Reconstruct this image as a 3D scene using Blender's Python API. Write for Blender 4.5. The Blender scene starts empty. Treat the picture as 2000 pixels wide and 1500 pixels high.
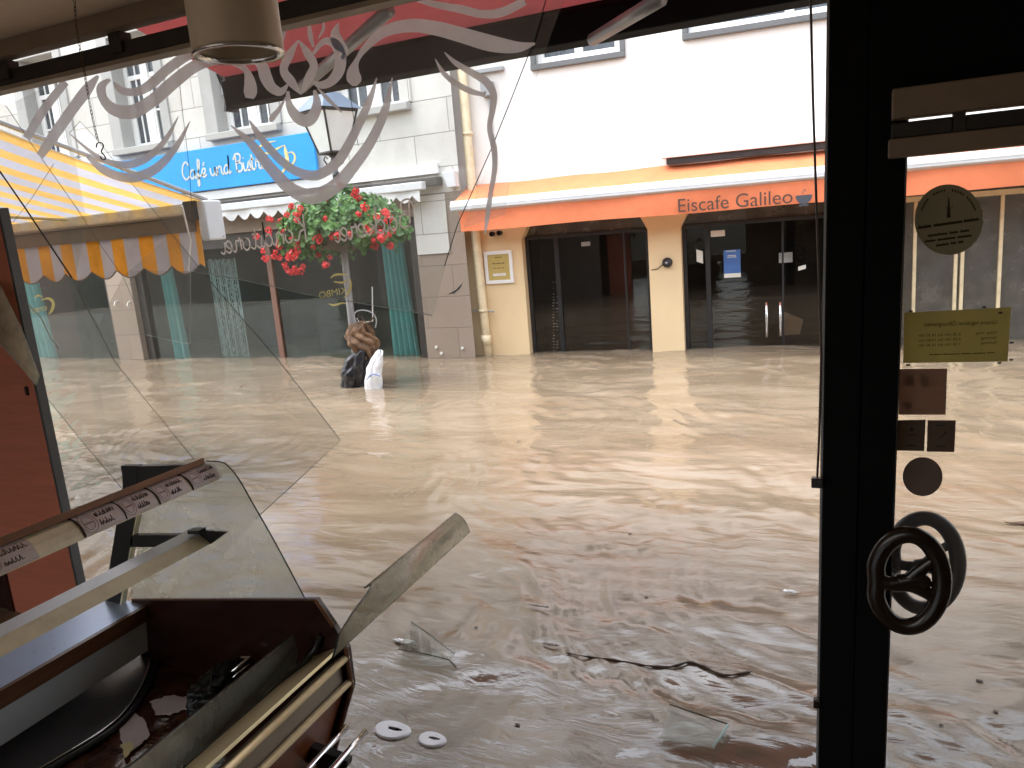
import bpy, math, random
import numpy as np
from mathutils import Vector, Matrix, noise as mnoise

random.seed(7)
rng = np.random.RandomState(11)
S = bpy.context.scene
COL = S.collection
R = math.radians
V = Vector

# ------------------------------------------------------------------ camera
F_PX, CAM_H = 1502.0, 1.7
PITCH, ROLL, YAW = R(11.58), R(4.70), R(24.9)


def cam_axes():
    fw = V((-math.sin(YAW) * math.cos(PITCH), math.cos(YAW) * math.cos(PITCH), -math.sin(PITCH)))
    rt = V((math.cos(YAW), math.sin(YAW), 0))
    up = rt.cross(fw)
    c, s = math.cos(ROLL), math.sin(ROLL)
    return fw, rt * c - up * s, rt * s + up * c


FW, RT, UP = cam_axes()
EYE = V((0, 0, CAM_H))
cd = bpy.data.cameras.new('camera')
cam = bpy.data.objects.new('camera', cd)
COL.objects.link(cam)
cd.sensor_width = 36
cd.lens = 36 * F_PX / 2000
cd.clip_start = 0.02
cd.clip_end = 500
m3 = Matrix((RT, UP, -FW)).transposed()
cam.matrix_world = Matrix.Translation(EYE) @ m3.to_4x4()
S.camera = cam

# ------------------------------------------------------------------ light
SUN_EL, SUN_AZ = 70, 262            # azimuth from +Y, clockwise seen from above
w = bpy.data.worlds.new('World')
S.world = w
w.use_nodes = True
nt = w.node_tree
sky = nt.nodes.new('ShaderNodeTexSky')
sky.sky_type = 'NISHITA'
sky.sun_disc = False
sky.sun_elevation = R(SUN_EL)
sky.sun_rotation = R(SUN_AZ)
sky.air_density = 1.6
sky.dust_density = 4.0
sky.ozone_density = 0.8
bg = nt.nodes['Background']
bg.inputs['Strength'].default_value = 0.15
hsv = nt.nodes.new('ShaderNodeHueSaturation')      # thin overcast: a greyer sky
hsv.inputs['Saturation'].default_value = 0.4
nt.links.new(sky.outputs[0], hsv.inputs['Color'])
nt.links.new(hsv.outputs[0], bg.inputs['Color'])
ld = bpy.data.lights.new('sun', 'SUN')
ld.energy = 0.7
ld.angle = R(60)
ld.color = (1, 0.99, 0.98)
lo = bpy.data.objects.new('sun', ld)
COL.objects.link(lo)
sd = V((math.sin(R(SUN_AZ)) * math.cos(R(SUN_EL)), math.cos(R(SUN_AZ)) * math.cos(R(SUN_EL)), math.sin(R(SUN_EL))))
lo.rotation_euler = sd.to_track_quat('Z', 'Y').to_euler()
lo.location = (0, -5, 20)
vs = S.view_settings
vs.view_transform = 'Standard'
vs.look = 'None'
vs.exposure = 2.25
vs.gamma = 1
S.cycles.max_bounces = 10
S.cycles.transparent_max_bounces = 24
S.cycles.diffuse_bounces = 5
S.cycles.glossy_bounces = 4
S.cycles.caustics_reflective = False
S.cycles.caustics_refractive = False
S.cycles.use_denoising = True

# ------------------------------------------------------------------ pixel rays to real planes of the place


def ray(px, py):
    return FW + RT * ((px - 1000) / F_PX) + UP * ((750 - py) / F_PX)


def onY(px, py, Y):
    d = ray(px, py)
    return EYE + d * (Y / d.y)


def onX(px, py, X):
    d = ray(px, py)
    return EYE + d * (X / d.x)


def onZ(px, py, Z):
    d = ray(px, py)
    return EYE + d * ((Z - CAM_H) / d.z)


RA = R(5.13)
RT_DIR, RN_DIR = V((math.cos(RA), math.sin(RA), 0)), V((-math.sin(RA), math.cos(RA), 0))
RP0 = V((0, 9.749, 0))


def onR(px, py, off=0.0):           # right hand facade, off metres in front; returns (u, z)
    d = ray(px, py)
    s = ((RP0 - RN_DIR * off - EYE).dot(RN_DIR)) / d.dot(RN_DIR)
    P = EYE + d * s
    return (P - RP0).dot(RT_DIR), P.z


def RW(u, v, z):                     # facade coordinates (v into the building) to the world
    return RP0 + RT_DIR * u + RN_DIR * v + V((0, 0, z))


# ------------------------------------------------------------------ mesh builder
ORG = {}


class MB:
    def __init__(s):
        s.v, s.f = [], []

    def add(s, vs, fs):
        b = len(s.v)
        s.v += [V(p) for p in vs]
        s.f += [tuple(i + b for i in f) for f in fs]
        return s

    def box(s, x0, x1, y0, y1, z0, z1, fr=None):
        ps = [(x, y, z) for z in (z0, z1) for y in (y0, y1) for x in (x0, x1)]
        if fr:
            ps = [fr(*p) for p in ps]
        return s.add(ps, [(0, 2, 3, 1), (4, 5, 7, 6), (0, 1, 5, 4), (2, 6, 7, 3), (0, 4, 6, 2), (1, 3, 7, 5)])

    def prism(s, poly, ext):
        n = len(poly)
        ext = V(ext)
        ps = [V(p) for p in poly] + [V(p) + ext for p in poly]
        fs = [tuple(range(n)), tuple(range(2 * n - 1, n - 1, -1))]
        fs += [(i, i + n, (i + 1) % n + n, (i + 1) % n) for i in range(n)]
        return s.add(ps, fs)

    def tube(s, pts, r, n=8, closed=False, flat=1.0, flat_dir=None):
        pts = [V(p) for p in pts]
        m = len(pts)
        rs = r if isinstance(r, (list, tuple)) else [r] * m
        prev = None
        rings = []
        for i, p in enumerate(pts):
            a = pts[(i - 1) % m] if (closed or i > 0) else p
            b = pts[(i + 1) % m] if (closed or i < m - 1) else p
            t = (b - a).normalized()
            if flat_dir is not None:
                nrm = V(flat_dir)
                nrm = (nrm - t * nrm.dot(t)).normalized()
            else:
                if prev is None:
                    ref = V((0, 0, 1)) if abs(t.z) < 0.9 else V((1, 0, 0))
                    nrm = (ref - t * ref.dot(t)).normalized()
                else:
                    nrm = (prev - t * prev.dot(t))
                    nrm = nrm.normalized() if nrm.length > 1e-6 else V((1, 0, 0))
            prev = nrm
            bi = t.cross(nrm)
            rings.append([p + nrm * (math.cos(2 * math.pi * k / n) * rs[i] * flat) + bi * (math.sin(2 * math.pi * k / n) * rs[i]) for k in range(n)])
        vs = [q for rg in rings for q in rg]
        fs = []
        for i in range(m if closed else m - 1):
            j = (i + 1) % m
            for k in range(n):
                k2 = (k + 1) % n
                fs.append((i * n + k, i * n + k2, j * n + k2, j * n + k))
        if not closed:
            fs.append(tuple(range(n - 1, -1, -1)))
            fs.append(tuple((m - 1) * n + k for k in range(n)))
        return s.add(vs, fs)

    def strip(s, left, right):       # ribbon from two edges
        n = len(left)
        return s.add(list(left) + list(right), [(i, i + 1, n + i + 1, n + i) for i in range(n - 1)])

    def sweep(s, prof, ext):         # open profile swept along ext, sheet
        n = len(prof)
        ext = V(ext)
        return s.add([V(p) for p in prof] + [V(p) + ext for p in prof], [(i, i + 1, n + i + 1, n + i) for i in range(n - 1)])

    def grid(s, fn, nu, nv):
        ps = [fn(i / nu, j / nv) for j in range(nv + 1) for i in range(nu + 1)]
        fs = [(j * (nu + 1) + i, j * (nu + 1) + i + 1, (j + 1) * (nu + 1) + i + 1, (j + 1) * (nu + 1) + i) for j in range(nv) for i in range(nu)]
        return s.add(ps, fs)

    def lathe(s, prof, c, n=24, ax='z'):
        c = V(c)
        ps = []
        for r_, h_ in prof:
            for k in range(n):
                a = 2 * math.pi * k / n
                q = (r_ * math.cos(a), r_ * math.sin(a), h_) if ax == 'z' else (r_ * math.cos(a), h_, r_ * math.sin(a))
                ps.append(c + V(q))
        fs = [(i * n + k, i * n + (k + 1) % n, (i + 1) * n + (k + 1) % n, (i + 1) * n + k) for i in range(len(prof) - 1) for k in range(n)]
        return s.add(ps, fs)

    def build(s, name, mat, parent=None, smooth=False, bevel=0, solid=0):
        o0 = ORG.get(parent.name, V((0, 0, 0))) if parent else V((0, 0, 0))
        me = bpy.data.meshes.new(name)
        me.from_pydata([tuple(p - o0) for p in s.v], [], s.f)
        me.validate()
        me.update()
        if mat:
            me.materials.append(mat)
        if smooth:
            me.polygons.foreach_set('use_smooth', [True] * len(me.polygons))
        o = bpy.data.objects.new(name, me)
        COL.objects.link(o)
        if parent:
            o.parent = parent
            ORG[o.name] = o0
        if solid:
            md = o.modifiers.new('solid', 'SOLIDIFY')
            md.thickness = solid
            md.offset = 0
        if bevel:
            md = o.modifiers.new('bevel', 'BEVEL')
            md.width = bevel
            md.segments = 2
            md.limit_method = 'ANGLE'
        return o


def thing(name, label, cat, loc, group=None):
    o = bpy.data.objects.new(name, None)
    COL.objects.link(o)
    o.location = loc
    o.empty_display_size = 0.1
    ORG[o.name] = V(loc)
    return tag(o, label, cat, group)


def tag(o, label, cat, group=None, kind=None):
    o['label'] = label
    o['category'] = cat
    if group:
        o['group'] = group
    if kind:
        o['kind'] = kind
    return o


def single(mb, name, mat, label, cat, loc, group=None, **kw):   # a thing that is one mesh
    o = mb.build(name, mat, None, **kw)
    loc = V(loc)
    o.data.transform(Matrix.Translation(-loc))
    o.location = loc
    return tag(o, label, cat, group)


# ------------------------------------------------------------------ materials
def newmat(name):
    m = bpy.data.materials.new(name)
    m.use_nodes = True
    return m, m.node_tree.nodes, m.node_tree.links, m.node_tree.nodes['Principled BSDF']


def nz(N, L, scale, detail=5, vec=None, rough=0.6):
    t = N.new('ShaderNodeTexNoise')
    t.inputs['Scale'].default_value = scale
    t.inputs['Detail'].default_value = detail
    t.inputs['Roughness'].default_value = rough
    if vec:
        L.new(vec, t.inputs['Vector'])
    return t


def ramp(N, L, fac, stops):
    r = N.new('ShaderNodeValToRGB')
    e = r.color_ramp.elements
    while len(e) < len(stops):
        e.new(0.5)
    for i, (p, c) in enumerate(stops):
        e[i].position = p
        e[i].color = tuple(c) + (1,) if len(c) == 3 else c
    L.new(fac, r.inputs['Fac'])
    return r


def sc(c, k):
    return tuple(min(1, max(0, x * k)) for x in c)


def M(name, col, rough=0.6, metal=0.0, var=0.12, scale=6, bump=0.0, bscale=60, stain=None, stain_amt=0.5, stain_scale=3, spec=0.5):
    m, N, L, P = newmat(name)
    P.inputs['Specular IOR Level'].default_value = spec
    tc = N.new('ShaderNodeTexCoord')
    vec = tc.outputs['Object']
    n1 = nz(N, L, scale, 6, vec)
    r = ramp(N, L, n1.outputs[0], [(0.3, sc(col, 1 - var)), (0.7, sc(col, 1 + var))])
    out = r.outputs[0]
    if stain:
        n3 = nz(N, L, stain_scale, 8, vec, 0.7)
        rr = ramp(N, L, n3.outputs[0], [(0.45, (0, 0, 0)), (0.7, (stain_amt,) * 3)])
        mx = N.new('ShaderNodeMixRGB')
        L.new(rr.outputs[0], mx.inputs[0])
        L.new(out, mx.inputs[1])
        mx.inputs[2].default_value = tuple(stain) + (1,)
        out = mx.outputs[0]
    L.new(out, P.inputs['Base Color'])
    P.inputs['Metallic'].default_value = metal
    n2 = nz(N, L, scale * 7, 4, vec)
    mr = N.new('ShaderNodeMapRange')
    mr.inputs[3].default_value = max(0.02, rough - 0.07)
    mr.inputs[4].default_value = min(1, rough + 0.07)
    L.new(n2.outputs[0], mr.inputs[0])
    L.new(mr.outputs[0], P.inputs['Roughness'])
    if bump:
        nb = nz(N, L, bscale, 6, vec)
        b = N.new('ShaderNodeBump')
        b.inputs['Strength'].default_value = bump
        b.inputs['Distance'].default_value = 0.01
        L.new(nb.outputs[0], b.inputs['Height'])
        L.new(b.outputs[0], P.inputs['Normal'])
    return m


def cloth(name, col, trans=0.35, col2=None, period=0.33, phase=0.0, duty=0.5, rough=0.8):
    m, N, L, P = newmat(name)
    tc = N.new('ShaderNodeTexCoord')
    n1 = nz(N, L, 5, 6, tc.outputs['Object'])
    r = ramp(N, L, n1.outputs[0], [(0.3, sc(col, 0.9)), (0.7, sc(col, 1.06))])
    out = r.outputs[0]
    if col2:
        sx = N.new('ShaderNodeSeparateXYZ')
        L.new(tc.outputs['Object'], sx.inputs[0])
        a = N.new('ShaderNodeMath'); a.operation = 'ADD'
        L.new(sx.outputs[0], a.inputs[0]); a.inputs[1].default_value = 50 * period + phase
        d = N.new('ShaderNodeMath'); d.operation = 'DIVIDE'
        L.new(a.outputs[0], d.inputs[0]); d.inputs[1].default_value = period
        f = N.new('ShaderNodeMath'); f.operation = 'FRACT'
        L.new(d.outputs[0], f.inputs[0])
        g = N.new('ShaderNodeMath'); g.operation = 'GREATER_THAN'
        L.new(f.outputs[0], g.inputs[0]); g.inputs[1].default_value = duty
        mx = N.new('ShaderNodeMixRGB')
        L.new(g.outputs[0], mx.inputs[0]); L.new(out, mx.inputs[1])
        mx.inputs[2].default_value = tuple(col2) + (1,)
        n4 = nz(N, L, 2.5, 7, tc.outputs['Object'], 0.75)
        r4 = ramp(N, L, n4.outputs[0], [(0.42, (1, 1, 1)), (0.75, (0.72, 0.68, 0.62))])
        mu = N.new('ShaderNodeMixRGB'); mu.blend_type = 'MULTIPLY'; mu.inputs[0].default_value = 1
        L.new(mx.outputs[0], mu.inputs[1]); L.new(r4.outputs[0], mu.inputs[2])
        out = mu.outputs[0]
    L.new(out, P.inputs['Base Color'])
    P.inputs['Roughness'].default_value = rough
    P.inputs['Specular IOR Level'].default_value = 0.2
    nb = nz(N, L, 14, 5, tc.outputs['Object'])
    b = N.new('ShaderNodeBump'); b.inputs['Strength'].default_value = 0.35; b.inputs['Distance'].default_value = 0.02
    L.new(nb.outputs[0], b.inputs['Height']); L.new(b.outputs[0], P.inputs['Normal'])
    t = N.new('ShaderNodeBsdfTranslucent')
    L.new(out, t.inputs['Color'])
    ms = N.new('ShaderNodeMixShader'); ms.inputs[0].default_value = trans
    L.new(P.outputs[0], ms.inputs[1]); L.new(t.outputs[0], ms.inputs[2])
    L.new(ms.outputs[0], N['Material Output'].inputs[0])
    return m


def glass(name, tint=(0.97, 0.98, 0.975), haze=0.06, hcol=(0.7, 0.72, 0.7), hscale=3.0, rough=0.01, refl=1.0, streak=False):
    m, N, L, P = newmat(name)
    N.remove(P)
    tc = N.new('ShaderNodeTexCoord')
    vec = tc.outputs['Object']
    if streak:
        mp = N.new('ShaderNodeMapping'); mp.inputs['Scale'].default_value = (1, 1, 0.35)
        L.new(vec, mp.inputs[0]); vec = mp.outputs[0]
    tr = N.new('ShaderNodeBsdfTransparent'); tr.inputs[0].default_value = tuple(tint) + (1,)
    df = N.new('ShaderNodeBsdfDiffuse'); df.inputs[0].default_value = tuple(hcol) + (1,)
    tl = N.new('ShaderNodeBsdfTranslucent'); tl.inputs[0].default_value = tuple(hcol) + (1,)
    h = N.new('ShaderNodeMixShader'); h.inputs[0].default_value = 0.55
    L.new(df.outputs[0], h.inputs[1]); L.new(tl.outputs[0], h.inputs[2])
    n1 = nz(N, L, hscale, 8, vec, 0.7)
    mr = N.new('ShaderNodeMapRange')
    mr.inputs[1].default_value = 0.3; mr.inputs[2].default_value = 0.75
    mr.inputs[3].default_value = haze * 0.45; mr.inputs[4].default_value = haze * 1.7
    L.new(n1.outputs[0], mr.inputs[0])
    m1 = N.new('ShaderNodeMixShader')
    L.new(mr.outputs[0], m1.inputs[0]); L.new(tr.outputs[0], m1.inputs[1]); L.new(h.outputs[0], m1.inputs[2])
    lw = N.new('ShaderNodeLayerWeight'); lw.inputs[0].default_value = 0.5
    pw = N.new('ShaderNodeMath'); pw.operation = 'POWER'; pw.inputs[1].default_value = 4.5
    L.new(lw.outputs['Facing'], pw.inputs[0])
    fm = N.new('ShaderNodeMath'); fm.operation = 'MULTIPLY_ADD'; fm.inputs[1].default_value = 0.7 * refl; fm.inputs[2].default_value = 0.03 * refl
    L.new(pw.outputs[0], fm.inputs[0])
    gl = N.new('ShaderNodeBsdfGlossy'); gl.inputs['Roughness'].default_value = rough
    m2 = N.new('ShaderNodeMixShader')
    L.new(fm.outputs[0], m2.inputs[0]); L.new(m1.outputs[0], m2.inputs[1]); L.new(gl.outputs[0], m2.inputs[2])
    L.new(m2.outputs[0], N['Material Output'].inputs[0])
    return m


def film(name, col, through=0.15, back=0.6):      # vinyl or paper stuck to glass, light shows through it
    m, N, L, P = newmat(name)
    N.remove(P)
    tc = N.new('ShaderNodeTexCoord')
    n1 = nz(N, L, 12, 5, tc.outputs['Object'])
    r = ramp(N, L, n1.outputs[0], [(0.3, sc(col, 0.93)), (0.7, sc(col, 1.06))])
    df = N.new('ShaderNodeBsdfDiffuse'); tl = N.new('ShaderNodeBsdfTranslucent')
    L.new(r.outputs[0], df.inputs[0]); L.new(r.outputs[0], tl.inputs[0])
    a = N.new('ShaderNodeMixShader'); a.inputs[0].default_value = back
    L.new(df.outputs[0], a.inputs[1]); L.new(tl.outputs[0], a.inputs[2])
    tr = N.new('ShaderNodeBsdfTransparent')
    b = N.new('ShaderNodeMixShader'); b.inputs[0].default_value = through
    L.new(a.outputs[0], b.inputs[1]); L.new(tr.outputs[0], b.inputs[2])
    L.new(b.outputs[0], N['Material Output'].inputs[0])
    return m


def stone_mat(name, c1, c2, mortar, bw, bh, rough=0.8, stain=(0.4, 0.36, 0.3)):
    m, N, L, P = newmat(name)
    tc = N.new('ShaderNodeTexCoord')
    sx = N.new('ShaderNodeSeparateXYZ'); L.new(tc.outputs['Object'], sx.inputs[0])
    cb = N.new('ShaderNodeCombineXYZ')
    L.new(sx.outputs[0], cb.inputs[0]); L.new(sx.outputs[2], cb.inputs[1])
    br = N.new('ShaderNodeTexBrick')
    L.new(cb.outputs[0], br.inputs['Vector'])
    br.inputs['Scale'].default_value = 1
    br.inputs['Brick Width'].default_value = bw
    br.inputs['Row Height'].default_value = bh
    br.inputs['Mortar Size'].default_value = 0.007
    br.inputs['Mortar Smooth'].default_value = 0.4
    br.inputs['Color1'].default_value = tuple(c1) + (1,)
    br.inputs['Color2'].default_value = tuple(c2) + (1,)
    br.inputs['Mortar'].default_value = tuple(mortar) + (1,)
    n1 = nz(N, L, 1.3, 8, tc.outputs['Object'], 0.7)
    rr = ramp(N, L, n1.outputs[0], [(0.48, (0, 0, 0)), (0.75, (0.5, 0.5, 0.5))])
    mx = N.new('ShaderNodeMixRGB'); L.new(rr.outputs[0], mx.inputs[0]); L.new(br.outputs[0], mx.inputs[1])
    mx.inputs[2].default_value = tuple(stain) + (1,)
    L.new(mx.outputs[0], P.inputs['Base Color'])
    P.inputs['Roughness'].default_value = rough
    nb = nz(N, L, 45, 6, tc.outputs['Object'])
    ad = N.new('ShaderNodeMath'); ad.operation = 'MULTIPLY_ADD'
    L.new(br.outputs['Fac'], ad.inputs[0]); ad.inputs[1].default_value = -1.2; L.new(nb.outputs[0], ad.inputs[2])
    b = N.new('ShaderNodeBump'); b.inputs['Strength'].default_value = 0.5; b.inputs['Distance'].default_value = 0.01
    L.new(ad.outputs[0], b.inputs['Height']); L.new(b.outputs[0], P.inputs['Normal'])
    return m


def wood(name, col, rough=0.4, axis=2, var=0.3):
    m, N, L, P = newmat(name)
    tc = N.new('ShaderNodeTexCoord')
    mp = N.new('ShaderNodeMapping')
    scl = [14, 14, 14]; scl[axis] = 1.2
    mp.inputs['Scale'].default_value = scl
    L.new(tc.outputs['Object'], mp.inputs[0])
    n1 = nz(N, L, 2.5, 8, mp.outputs[0], 0.65)
    r = ramp(N, L, n1.outputs[0], [(0.3, sc(col, 1 - var)), (0.7, sc(col, 1 + var))])
    L.new(r.outputs[0], P.inputs['Base Color'])
    P.inputs['Roughness'].default_value = rough
    b = N.new('ShaderNodeBump'); b.inputs['Strength'].default_value = 0.15; b.inputs['Distance'].default_value = 0.004
    L.new(n1.outputs[0], b.inputs['Height']); L.new(b.outputs[0], P.inputs['Normal'])
    return m


def water_mat():
    m, N, L, P = newmat('muddy_water')
    tc = N.new('ShaderNodeTexCoord')
    mp = N.new('ShaderNodeMapping'); mp.inputs['Scale'].default_value = (0.35, 1.0, 1)
    mp.inputs['Rotation'].default_value = (0, 0, R(-6))
    L.new(tc.outputs['Object'], mp.inputs[0])
    n1 = nz(N, L, 1.6, 8, mp.outputs[0], 0.65)
    n1.inputs['Distortion'].default_value = 1.2
    r = ramp(N, L, n1.outputs[0], [(0.3, (0.15, 0.111, 0.074)), (0.5, (0.195, 0.151, 0.105)), (0.7, (0.24, 0.193, 0.143))])
    L.new(r.outputs[0], P.inputs['Base Color'])
    P.inputs['Roughness'].default_value = 0.025
    P.inputs['IOR'].default_value = 1.8
    na = nz(N, L, 9, 6, mp.outputs[0], 0.55); na.inputs['Distortion'].default_value = 0.8
    nb = nz(N, L, 30, 3, mp.outputs[0], 0.5)
    b1 = N.new('ShaderNodeBump'); b1.inputs['Strength'].default_value = 0.34; b1.inputs['Distance'].default_value = 0.02
    L.new(na.outputs[0], b1.inputs['Height'])
    b2 = N.new('ShaderNodeBump'); b2.inputs['Strength'].default_value = 0.12; b2.inputs['Distance'].default_value = 0.006
    L.new(nb.outputs[0], b2.inputs['Height']); L.new(b1.outputs[0], b2.inputs['Normal'])
    L.new(b2.outputs[0], P.inputs['Normal'])
    return m


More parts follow.
